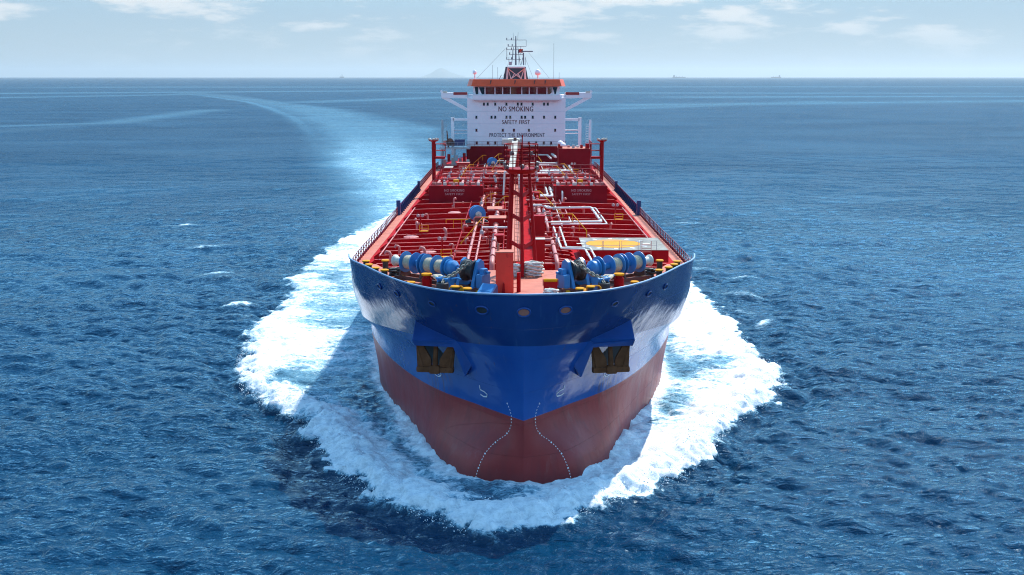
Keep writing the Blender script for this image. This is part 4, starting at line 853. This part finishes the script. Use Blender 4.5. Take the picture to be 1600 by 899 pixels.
MB().cyl((-1.25, -.9, 2.9), (-1.25, -.9, 3.6), .32, 12).build('horn', 'grey', rm)
for a, b in (((-2.3, 0, 6.3), (-8.3, 0, .2)), ((2.6, 0, 5.5), (7.0, 0, .2)), ((-1.8, 0, 3), (-2.9, 0, .2)), ((1.9, 0, 4.4), (3.6, 0, .2))): MB().tube([a, b], .025, 4).build('stay_wire', 'mast_dark', rm)
fv = []; nf = 8
for i in range(nf + 1):
    for k in range(2): fv.append((-.05 - 1.05 * i / nf, -.03 + .1 * math.sin(i * 1.2), -.12 - .1 * i / nf + (.0 if k else -.75) - .05 * math.sin(i)))
fl = MB().add(fv, [(2*i, 2*i+2, 2*i+3, 2*i+1) for i in range(nf)], True).build('signal_flag', 'flag_red' if 'flag_red' in M else M.setdefault('flag_red', mat('flag_red', (.5, .05, .03), .8, .2)), None, (1.45, HY + 6.1, 31.5 + 6.4))
tag(fl, 'small red signal flag flying from the radar mast above the bridge', 'flag')
for x, y, h in ((-8.7, 3.0, 1.1), (4.5, 3.0, .9)):
    o = MB().tube([(x, y, 17.6), (x, y, 17.6 + h)], .13, 8).build('dome_post', 'white', dh); r = .45 if x < 0 else .62
    MB().lathe((x, y, 17.6 + h), (0, 0, 1), [(-.1, .1), (0, r * .8), (r * .5, r), (r * 1.1, r * .92), (r * 1.6, r * .6), (r * 1.85, .02)], 16).build('radome', 'white', dh)
for x, h in ((7.85, 7.5), (-5.0, 3.0), (-3.9, 2.6), (9.0, 1.5), (2.7, .8)): MB().tube([(x, 4, 17.5), (x, 4, 17.5 + h)], .03, 4).build('whip_aerial', 'mast_dark', dh)
MB().tube([(-3.6, 3, 17.5), (-3.1, 3, 18.5)], .07, 5).build('searchlight', 'mast_dark', dh)
#SEA
# ---------------------------------------------------------------- the sea: one sheet to beyond the horizon, finer near the ship
def grow(a, b, step, rate):
    o = [a]
    while o[-1] < b: o.append(o[-1] + step); step *= rate
    return o
fine = .22
yv = np.array([-q for q in grow(30, 4000, fine, 1.10)][::-1][:-1] + list(np.arange(-30, 62, fine)) + grow(62, 60000, fine, 1.009))
xp = list(np.arange(0, 46, fine)) + grow(46, 45000, fine, 1.015)
xv = np.array([-q for q in xp[::-1][:-1]] + xp)
X, Y = np.meshgrid(xv, yv); nx, ny = len(xv), len(yv)
DX = np.gradient(xv)[None, :] + 0 * X; DY = np.gradient(yv)[:, None] + 0 * X; SP = np.maximum(DX, DY)
rng_ = np.random.default_rng(5)
def ocean_tile(Ls, n, V, wd, lo=0., hi=1e9, amp=1., seed=1, spread=3):
    """height and choppy offsets of a patch of wind sea from a Phillips spectrum"""
    rg = np.random.default_rng(seed); k = 2 * np.pi * np.fft.fftfreq(n, Ls / n); kx, ky = np.meshgrid(k, k); kk = np.hypot(kx, ky); kk[0, 0] = 1
    g = 9.81; Lw = V * V / g; c = np.abs((kx * wd[0] + ky * wd[1]) / kk)
    ph = np.exp(-1 / (kk * Lw) ** 2) / kk ** 4 * (c ** spread * .93 + .07) * np.exp(-(kk * .06) ** 2); ph[0, 0] = 0
    wl = 2 * np.pi / kk; ph[(wl < lo) | (wl > hi)] = 0
    h = (rg.normal(size=(n, n)) + 1j * rg.normal(size=(n, n))) * np.sqrt(ph)
    z = np.real(np.fft.ifft2(h)); s = amp / z.std(); d1 = np.real(np.fft.ifft2(-1j * kx / kk * h)) * s; d2 = np.real(np.fft.ifft2(-1j * ky / kk * h)) * s
    return z * s, d1, d2
def sample(t, Ls, x, y):
    n = t.shape[0]; u = x / Ls * n; v = y / Ls * n; i = np.floor(u).astype(int); j = np.floor(v).astype(int); a = u - i; b = v - j
    i0, i1, j0, j1 = i % n, (i + 1) % n, j % n, (j + 1) % n
    return t[j0, i0] * (1-a) * (1-b) + t[j0, i1] * a * (1-b) + t[j1, i0] * (1-a) * b + t[j1, i1] * a * b
def sst(x, a, b): t = np.clip((x - a) / (b - a), 0, 1); return t * t * (3 - 2 * t)
wd = (math.sin(R(14)), math.cos(R(14)))
Z = 0 * X; OX = 0 * X; OY = 0 * X
for Ls, n, V, lo, hi, amp, rot, seed, lim in ((233., 512, 6.5, 5., 60., .12, 0., 1, (1.6, 4.)), (171., 768, 4.6, 2.0, 30., .11, 17., 2, (1.0, 2.6)), (53., 512, 3.4, 1.0, 6., .105, -13., 3, (.6, 1.7)), (23., 512, 2.2, .35, 1.6, .034, 9., 8, (.3, .6))):
    t = ocean_tile(Ls, n, V, wd, lo, hi, amp, seed); c, s = math.cos(R(rot)), math.sin(R(rot)); u, v = X * c + Y * s, -X * s + Y * c
    w = 1 - sst(SP, *lim); m = w > 0
    for dst, q in ((Z, 0),): dst[m] += (sample(t[0], Ls, u[m], v[m]) * w[m])
    a = sample(t[1], Ls, u[m], v[m]) * w[m]; b = sample(t[2], Ls, u[m], v[m]) * w[m]
    OX[m] += (a * c - b * s) * .95; OY[m] += (a * s + b * c) * .95
# lumpy noise tile for broken water
def lumps(n, Ls, lo, hi, p, seed):
    rg = np.random.default_rng(seed); k = np.fft.fftfreq(n, Ls / n); kk = np.hypot(*np.meshgrid(k, k)); kk[0, 0] = 1; wl = 1 / kk
    h = np.fft.fft2(rg.normal(size=(n, n))) * kk ** -p; h[(wl < lo) | (wl > hi)] = 0; z = np.real(np.fft.ifft2(h)); return z / z.std()
LT = lumps(512, 70., .45, 8., 1.3, 4); LB = lumps(256, 160., 6., 60., 1.5, 6)
# outline of the broken water thrown aside by the bow (metres, ship axes)
OUT = np.array([(-33.5, 150), (-36, 124), (-36.6, 96), (-34.4, 72), (-34.6, 57), (-32.4, 39.4), (-29, 27.7), (-24.1, 21), (-20.4, 16.5), (-18.2, 10.5), (-15.1, 3.6), (-11.8, -1.5), (-8, -5.6), (-4.6, -7.7), (-1.4, -8.3), (1.4, -7.7),
                (4.9, -5), (9.1, -1.6), (12.7, 2.7), (17.4, 11), (20.6, 18.2), (24.2, 22.3), (27.8, 29), (28.9, 36.6), (27.8, 43.5), (28.2, 57.4), (28.4, 74), (27.5, 95), (25, 125), (22, 150), (20, 200), (-26, 200)])
near = (np.abs(X) < 60) & (Y > -25) & (Y < 215)
xn, yn = X[near], Y[near]
xn = xn + 1.0 * sample(LT, 70., xn * .7, yn * .7) * .55; yn = yn + 1.0 * sample(LT, 70., xn * .7 + 31, yn * .7 + 17) * .55      # ragged outline
dist = np.full(xn.shape, 1e9); ins = np.zeros(xn.shape, bool)
for (ax, ay), (bx, by) in zip(OUT, np.roll(OUT, -1, 0)):
    ex, ey = bx - ax, by - ay; t = np.clip(((xn - ax) * ex + (yn - ay) * ey) / (ex * ex + ey * ey), 0, 1)
    dist = np.minimum(dist, np.hypot(xn - ax - ex * t, yn - ay - ey * t))
    cr_ = ((ay > yn) != (by > yn)) & (xn < ex * (yn - ay) / (by - ay + 1e-12) + ax); ins ^= cr_
D = np.where(ins, dist, -dist)
HW = np.interp(Y[near], np.linspace(0, 45, 60), [half(q, .6) for q in np.linspace(0, 45, 60)]); HW = np.where(Y[near] < 0, 0, HW)
yr = Y[near]; xr = X[near]
DH = np.where(yr < 0, np.hypot(xr * .8, yr), np.abs(xr) - HW)               # distance from the plating
lum = sample(LT, 70., xr, yr); big = sample(LB, 160., xr, yr); fine_l = sample(LT, 70., xr * 2.3 + 9, yr * 2.3)
A = np.interp(yr, [-9, 0, 25, 40, 60, 90, 130], [1., 1., .95, .75, .38, .14, 0])
left = sst(-xr, -2, 4)
crest = np.exp(-((D - 2.2) / 1.7) ** 2)
Zb = A * (.85 * crest + .35 * np.exp(-((D - 5.5) / 3) ** 2)) + np.where(D > 0, A * .10 * lum, 0) + A * crest * .05 * fine_l
Zb += np.where(yr < 40, 1.0 * np.exp(-np.maximum(DH, 0) / 1.3) * np.interp(yr, [-6, 0, 20, 40], [.2, .35, .45, 0]), 0)
Zb -= A * .55 * np.exp(-((D + 1.8) / 2.0) ** 2)
# trains of diverging waves outside the foam, both sides
out = D < 0
ph = (np.abs(xr) - .36 * yr - 22) * 2 * np.pi / 9.5
Zb += np.where(np.abs(xr) > 18, .28 * np.sin(ph) * np.exp(-((D + 9) / 7) ** 2) * np.interp(yr, [20, 50, 130, 200], [0, 1, .7, 0]), 0)
Z[near] = Z[near] * np.where(D > 0, .75, 1) + Zb
foam = np.zeros_like(X); aer = np.zeros_like(X); calm = np.zeros_like(X)
body = np.interp(yr, [-10, 30, 80, 110, 150, 200], [.54, .46, .44, .42, .37, .32])
rightside = sst(xr, 0, 4) * sst(yr, 12, 30)
body = body + .15 * rightside * np.interp(yr, [0, 90, 130], [1, 1, .2])
f = sst(D, -.6, .9) * body + A * .46 * np.exp(-((D - 2.2) / 2.6) ** 2) + .13 * big * (D > 0)
f += (D > -.8) * np.interp(yr, [20, 60, 120], [0, .08, .0]) * np.exp(-((D - 5) / 5) ** 2)
f -= .30 * np.exp(-((D - 12.) / 3.2) ** 2) * rightside * np.interp(yr, [25, 35, 75, 95], [0, 1, 1, 0]) * (1 + .5 * big)   # teal gap along the right side
f -= .13 * left * np.exp(-((DH - 2.2) / 1.6) ** 2) * np.interp(yr, [-2, 3, 22, 30], [0, 1, 1, 0])                        # darker trough by the left bow
f -= .08 * left * np.exp(-((D - 8) / 3) ** 2) * np.interp(yr, [2, 8, 22, 32], [0, 1, 1, 0])
f += .38 * np.exp(-(np.maximum(DH, 0) / 1.0) ** 2) * (yr < 60)
foam[near] = np.clip(f, 0, 1.15) * (D > -1.2); aer[near] = sst(D, -.8, 3) * np.interp(yr, [-10, 60, 120, 200], [.75, .75, .65, .55])
# breaking crests outside the main foam
for cx, cy, a, b, th, q in ((-73, 156, 4.5, 1.0, 20, .8), (-59, 124.5, 4.5, 1.0, 12, .7), (-49, 94, 3.2, 1.0, 15, .75), (-47.5, 90, 1.8, .7, 30, .6), (-39.8, 70.4, 2.4, .9, 25, .9), (-38, 64, 2.2, .7, 40, .6), (36.4, 92, 2.6, .9, -30, .8), (32.2, 58.5, 2.2, .75, 55, .95), (37.4, 158, 4, 1.2, -15, .7), (33, 78, 4, .9, -35, .7), (31, 66, 3.2, .9, -50, .6), (44, 150, 2.5, .8, -10, .6), (30.5, 110, 4, 1.3, -40, .7), (29, 99, 3.5, 1.2, -30, .7), (-42, 110, 3, .8, 12, .55), (-62, 141, 3, .8, 16, .55)):
    c, s = math.cos(R(th)), math.sin(R(th)); u = (X - cx) * c + (Y - cy) * s; v = -(X - cx) * s + (Y - cy) * c; r = (u / a) ** 2 + (v / b) ** 2
    foam += q * .68 * np.exp(-r * .5); Z += .35 * np.exp(-r * .4) * (SP < 2)
# the wake: the ship has been turning, so the track bends away to the left of the picture
wy = np.array([60, 110, 160, 267, 330, 544, 800, 1050, 1340, 1540, 1816, 2030, 2400, 3000]); wl_ = np.array([-24, -31, -40.5, -62, -74, -117, -178, -250, -340, -420, -530, -627, -800, -1150])
wry = np.array([60, 160, 250, 318, 623, 725, 1007, 1338, 1816, 2400, 3000]); wr_ = np.array([0, 4, -4, -26, -50, -76, -152, -287, -460, -715, -1000.])
lo_, hi_ = np.interp(Y, wy, wl_), np.interp(Y, wry, wr_); wob = sample(LB, 160., X * .5, Y * .35) * .035 * (hi_ - lo_)
e = np.minimum(X - lo_ + wob, hi_ - X + wob); wid = np.maximum(hi_ - lo_, 1)
inw = sst(e, -.10 * wid, .36 * wid) * (Y > 60) * np.interp(Y, [60, 120, 1800, 2600, 3000], [0, 1, .8, .35, 0])
aer = np.maximum(aer, inw * np.interp(Y, [60, 160, 320, 700, 1500, 2600], [.7, .68, .62, .50, .38, .22])); calm = np.maximum(calm, inw)
edge = np.exp(-((X - lo_ - .04 * wid) / (.05 * wid + 1)) ** 2) * (Y > 250) * np.interp(Y, [250, 700, 1300, 2200, 2600], [0, .5, 1, .6, 0])
aer = np.maximum(aer, edge * .75); foam += edge * .16
foam += inw * np.interp(Y, [60, 120, 200, 330, 600], [.40, .45, .48, .44, .31]) * (1 - sst(SP, 3, 9))
redge = np.exp(-((X - hi_ + .05 * wid) / (.10 * wid + 1)) ** 2) * np.interp(Y, [250, 330, 600, 900], [0, .3, .22, 0]); aer = np.clip(aer + redge, 0, 1); foam += redge * .4
Z *= 1 - .55 * inw * (np.abs(X) > 20)
# faint slicks across the far water
for x0, y0, x1, y1, w, q in ((-310, 575, -275, 740, 16, 0), (-420, 560, -285, 700, 12, .28), (-285, 700, -297, 1007, 16, .3), (-900, 1500, -600, 1960, 50, .35), (-263, 1338, -103, 1700, 40, .35), (-1500, 1800, -300, 2500, 90, .4), (150, 1200, 900, 1500, 60, .35), (300, 1700, 1400, 1850, 70, .4), (-150, 2200, 900, 2100, 90, .35), (-1300, 3400, 1700, 3600, 200, .35), (60, 1000, 420, 1400, 30, .3)):
    ex, ey = x1 - x0, y1 - y0; t = np.clip(((X - x0) * ex + (Y - y0) * ey) / (ex * ex + ey * ey), 0, 1); dd = np.hypot(X - x0 - ex * t, Y - y0 - ey * t)
    g = np.exp(-(dd / w) ** 2); aer = np.maximum(aer, q * g); calm = np.maximum(calm, g)
fade = 1 - sst(SP, 3, 8)
verts = np.stack([X + OX, Y + OY, Z], -1).reshape(-1, 3).astype(np.float32)
idx = np.arange(nx * ny).reshape(ny, nx); quads = np.stack([idx[:-1, :-1], idx[:-1, 1:], idx[1:, 1:], idx[1:, :-1]], -1).reshape(-1, 4)
me = bpy.data.meshes.new('sea'); nq = len(quads)
me.vertices.add(len(verts)); me.vertices.foreach_set('co', verts.ravel()); me.loops.add(nq * 4); me.loops.foreach_set('vertex_index', quads.ravel().astype(np.int32))
me.polygons.add(nq); me.polygons.foreach_set('loop_start', np.arange(0, nq * 4, 4, dtype=np.int32))
me.polygons.foreach_set('use_smooth', np.ones(nq, bool)); me.update(calc_edges=True)
for nm, arr in (('foam', foam), ('aer', aer), ('calm', calm)):
    a = me.attributes.new(nm, 'FLOAT', 'POINT'); a.data.foreach_set('value', np.clip(arr, 0, 1.3).ravel().astype(np.float32))
sea = bpy.data.objects.new('sea', me); COL.objects.link(sea); sea['kind'] = 'structure'
print('sea', nx, ny)
def sea_mat():
    m = bpy.data.materials.new('sea_water'); m.use_nodes = True; t = m.node_tree; t.nodes.clear(); lk = t.links.new
    c = N(t, 'ShaderNodeTexCoord'); P = c.outputs['Object']
    def setin(s, v):
        if hasattr(v, 'is_linked'): lk(v, s)
        else: s.default_value = v
    def noise(scale, st=(1, 1, 1), det=6, ro=.6, dist=0, vec=None, lac=2):
        mpn = N(t, 'ShaderNodeMapping'); mpn.inputs['Scale'].default_value = st; lk(vec or P, mpn.inputs[0])
        n = N(t, 'ShaderNodeTexNoise'); n.inputs['Scale'].default_value = scale; n.inputs['Detail'].default_value = det; n.inputs['Roughness'].default_value = ro; n.inputs['Distortion'].default_value = dist; n.inputs['Lacunarity'].default_value = lac
        lk(mpn.outputs[0], n.inputs['Vector']); return n.outputs['Fac']
    def rng(v, a, b_, c_=0, d=1, st='SMOOTHSTEP'):
        r = N(t, 'ShaderNodeMapRange', interpolation_type=st)
        for i, q in enumerate((v, a, b_, c_, d)): setin(r.inputs[i], q)
        return r.outputs[0]
    def op(o, a, b_=0.):
        x = N(t, 'ShaderNodeMath', operation=o); setin(x.inputs[0], a); setin(x.inputs[1], b_); return x.outputs[0]
    def mix(f, a, b_):
        x = N(t, 'ShaderNodeMix', data_type='RGBA'); setin(x.inputs['Factor'], f)
        for k, v in (('A', a), ('B', b_)): setin(x.inputs[k], (*v, 1) if isinstance(v, tuple) else v)
        return x.outputs['Result']
    def att(n): a = N(t, 'ShaderNodeAttribute', attribute_name=n); return a.outputs['Fac']
    foam, aer, calm = att('foam'), att('aer'), att('calm')
    far = N(t, 'ShaderNodeVectorMath', operation='LENGTH'); lk(P, far.inputs[0]); far = far.outputs['Value']
    # ripples
    def bump(h, d, prev=None, strength=1.):
        b = N(t, 'ShaderNodeBump'); setin(b.inputs['Distance'], d); setin(b.inputs['Strength'], strength); lk(h, b.inputs['Height'])
        if prev: lk(prev, b.inputs['Normal'])
        return b.outputs[0]
    gust = rng(noise(.018, (.6, 1, 1), 4, .6, .5), .32, .68, .65, 1.3)
    quiet = op('MULTIPLY', op('SUBTRACT', 1., op('MULTIPLY', calm, .6)), gust)
    n1 = noise(.95, (.5, 1, 1), 6, .62, .4); n2 = noise(2.8, (.65, 1, 1), 5, .62, .3); n3 = noise(.11, (.45, 1, 1), 7, .66, .3)
    nrm = bump(n2, .08, None, quiet)
    nrm = bump(n1, .26, nrm, quiet)
    rz_ = noise(.62, (.45, 1, 1), 5, .55, .5); rz_ = op('SUBTRACT', 1., op('ABSOLUTE', op('SUBTRACT', op('MULTIPLY', rz_, 2.), 1.)))
    nrm = bump(rz_, .36, nrm, quiet)
    nrm = bump(n3, op('MULTIPLY', rng(far, 120, 700), 2.0), nrm, quiet)
    # water body
    tint = noise(.012, (.5, 1, 1), 4, .55)
    deep = mix(rng(tint, .35, .65), SEA_A, SEA_B)
    milky = mix(rng(noise(.25, (1, .5, 1), 5, .6, .6), .3, .7), (.085, .23, .33), (.15, .33, .41))
    colr = mix(op('MULTIPLY', aer, op('MULTIPLY', rng(noise(.35, (1, .6, 1), 6, .62, .8), .25, .75, .55, 1.), rng(noise(.03, (.45, 1, 1), 7, .66, 1.0), .34, .66, .68, 1.15))), deep, milky)
    # a wind-roughened sea never mirrors fully: crests hide the flattest facets, so the reflectance levels off with distance
    wd_ = N(t, 'ShaderNodeBsdfDiffuse'); lk(colr, wd_.inputs['Color']); lk(nrm, wd_.inputs['Normal'])
    wg = N(t, 'ShaderNodeBsdfGlossy'); wg.inputs['Color'].default_value = (.82, .96, 1, 1); lk(rng(far, 60, 1500, .05, .10), wg.inputs['Roughness']); lk(nrm, wg.inputs['Normal'])
    fr = N(t, 'ShaderNodeFresnel'); fr.inputs['IOR'].default_value = 1.333; lk(nrm, fr.inputs['Normal'])
    w = N(t, 'ShaderNodeMixShader'); lk(op('MINIMUM', fr.outputs[0], rng(far, 50, 420, .34, .23)), w.inputs[0]); lk(wd_.outputs[0], w.inputs[1]); lk(wg.outputs[0], w.inputs[2])
    # foam: coverage breaks up through layered noise, drawn out along the flow
    fl = noise(.34, (.6, 1.25, 1), 9, .66, 1.2); ff = noise(1.9, (.65, 1.1, 1), 8, .7, .7)
    n = op('ADD', op('MULTIPLY', fl, .52), op('MULTIPLY', ff, .48))
    n = op('ADD', op('MULTIPLY', op('SUBTRACT', n, .5), 1.6), .5)
    v = op('ADD', n, op('SUBTRACT', op('MULTIPLY', foam, .98), .96))
    msk = rng(v, -.07, .18)
    lw = noise(.8, (.55, 1.2, 1), 7, .62, 1.6); ridge = op('SUBTRACT', 1., op('ABSOLUTE', op('SUBTRACT', op('MULTIPLY', lw, 2.), 1.)))
    lw2 = noise(2.1, (.6, 1.1, 1), 6, .62, 1.2); ridge2 = op('SUBTRACT', 1., op('ABSOLUTE', op('SUBTRACT', op('MULTIPLY', lw2, 2.), 1.)))
    net = op('MAXIMUM', rng(op('ADD', ridge, op('MULTIPLY', foam, .34)), 1.03, 1.20), rng(op('ADD', ridge2, op('MULTIPLY', foam, .30)), 1.05, 1.24))
    net = op('MULTIPLY', net, rng(foam, .06, .4, 0., .9))
    msk = op('MAXIMUM', msk, net)
    lace = op('MULTIPLY', msk, rng(ff, .30, .62, .66, 1.))
    fd = N(t, 'ShaderNodeBsdfPrincipled'); fd.inputs['Roughness'].default_value = .75; fd.inputs['Specular IOR Level'].default_value = .2
    lk(mix(rng(op('ADD', v, op('MULTIPLY', net, .12)), -.02, .34), (.34, .62, .74), (.94, .95, .95)), fd.inputs['Base Color'])
    fb = bump(noise(1.3, (1, 1, 1), 8, .72, .6), .2, None); fb = bump(noise(6, (1, 1, 1), 4, .7), .03, fb); lk(fb, fd.inputs['Normal'])
    sh = N(t, 'ShaderNodeMixShader'); lk(lace, sh.inputs[0]); lk(w.outputs['Shader'], sh.inputs[1]); lk(fd.outputs[0], sh.inputs[2])
    lk(sh.outputs[0], N(t, 'ShaderNodeOutputMaterial').inputs['Surface'])
    return m
SEA_A, SEA_B = (.0002, .024, .061), (.0003, .032, .077)
me.materials.append(sea_mat())
# spray thrown up along the breaking bow wave
def spray():
    rg = random.Random(11); ico = [(0, 0, 1), (.89, 0, .45), (.28, .85, .45), (-.72, .53, .45), (-.72, -.53, .45), (.28, -.85, .45), (.72, .53, -.45), (-.28, .85, -.45), (-.89, 0, -.45), (-.28, -.85, -.45), (.72, -.53, -.45), (0, 0, -1)]
    fc = [(0,1,2),(0,2,3),(0,3,4),(0,4,5),(0,5,1),(1,6,2),(2,7,3),(3,8,4),(4,9,5),(5,10,1),(6,7,2),(7,8,3),(8,9,4),(9,10,5),(10,6,1),(6,11,7),(7,11,8),(8,11,9),(9,11,10),(10,11,6)]
    mb = MB(); cum = [0]; seg = OUT[4:27]
    for a, b in zip(seg[:-1], seg[1:]): cum.append(cum[-1] + math.hypot(*(b - a)))
    ZI = lambda x, y: Z[min(ny - 1, np.searchsorted(yv, y)), min(nx - 1, np.searchsorted(xv, x))]
    for _ in range(5200):
        q = rg.uniform(0, cum[-1]); i = max(k for k in range(len(cum)) if cum[k] <= q); i = min(i, len(seg) - 2); a, b = seg[i], seg[i + 1]
        t = (q - cum[i]) / (cum[i + 1] - cum[i]); p = a + (b - a) * t; d = (b - a) / np.hypot(*(b - a)); nr = np.array([-d[1], d[0]])
        inn = abs(rg.gauss(.2, 1.5)) - .25; p = p + nr * inn * 1.0
        fall = float(np.interp(p[1], [0, 30, 60, 75], [1, 1, .4, .1]))
        if rg.random() > fall: continue
        z = ZI(p[0], p[1]) + abs(rg.gauss(0, .25)) * fall; r = rg.uniform(.015, .045) * (1.5 if rg.random() < .12 else 1)
        s = [rg.uniform(.7, 1.5) for _ in range(3)]
        mb.add([(p[0] + x * r * s[0], p[1] + y * r * s[1], z + zz * r * s[2]) for x, y, zz in ico], fc, True)
    o = mb.build('bow_spray', 'spray_white'); o['kind'] = 'stuff'
M['spray_white'] = mat('spray_white', (.86, .88, .89), .6, .04)
spray()
# ---------------------------------------------------------------- far away: ships and an island on the horizon
def far_ship(x, y, Ls, h, house_at, label, m, castle):
    rt = empty('cargo_ship', (x, y, 0)); tag(rt, label, 'ship', None)
    d = 1
    MB().prism([(-Ls/2, 0, -1), (Ls/2 - Ls*.03, 0, -1), (Ls/2, 0, h), (-Ls/2, 0, h)], (0, Ls * .16, 0)).build('hull', m, rt)
    MB().box((house_at * Ls, Ls * .08, h + castle / 2), (Ls * .11, Ls * .13, castle)).build('deckhouse', 'far', rt)
    MB().box((house_at * Ls + Ls * .02, Ls * .08, h + castle + 3), (Ls * .03, Ls * .04, 6)).build('funnel', 'far', rt)
    for k in (-.25, 0, .2): MB().box((k * Ls if house_at > 0 else -k * Ls, Ls * .08, h + castle * .3), (Ls * .02, Ls * .02, castle * .6)).build('deck_crane', 'far', rt)
far_ship(-4595, 30000, 120, 36, 0.05, 'small hazy ship seen end on at the horizon, left of the tanker', 'far', 60)
far_ship(4515, 30000, 350, 30, -.4, 'pale long ship at the horizon nearest the tanker on its right', 'far', 50)
far_ship(7130, 30000, 265, 30, .35, 'pale small ship at the horizon, rightmost of all', 'far_red', 46)
rg = np.random.default_rng(2); n = 60; iv = []; jf = []
for j in range(12):
    for i in range(n + 1):
        u = i / n; e_ = (math.sin(math.pi * u) ** 1.2) * (.55 + .45 * math.exp(-((u - .45) / .16) ** 2)) * 470; q = j / 11
        iv.append((-4700 + 2520 * u, 54000 + 3000 * q, -3 + max(0, e_ * math.sin(math.pi * q) ** .8 + 6 * rg.normal() * math.sin(math.pi * u))))
MBi = MB(); MBi.add(iv, [(j * (n + 1) + i, j * (n + 1) + i + 1, (j + 1) * (n + 1) + i + 1, (j + 1) * (n + 1) + i) for j in range(11) for i in range(n)], True)
isl = MBi.build('hills', 'island'); isl['kind'] = 'structure'
# sea air: distant things fade into it
hz_ = MB(); hz_.box((0, 28500, 240), (92000, 66000, 492)); ho = hz_.build('haze', 'far'); ho['kind'] = 'stuff'
hmat = bpy.data.materials.new('sea_haze'); hmat.use_nodes = True; t = hmat.node_tree; t.nodes.clear()
pv = N(t, 'ShaderNodeVolumePrincipled'); pv.inputs['Color'].default_value = (.74, .80, .82, 1); pv.inputs['Density'].default_value = 2.6e-5; pv.inputs['Anisotropy'].default_value = .4
t.links.new(pv.outputs[0], N(t, 'ShaderNodeOutputMaterial').inputs['Volume']); ho.data.materials.clear(); ho.data.materials.append(hmat)
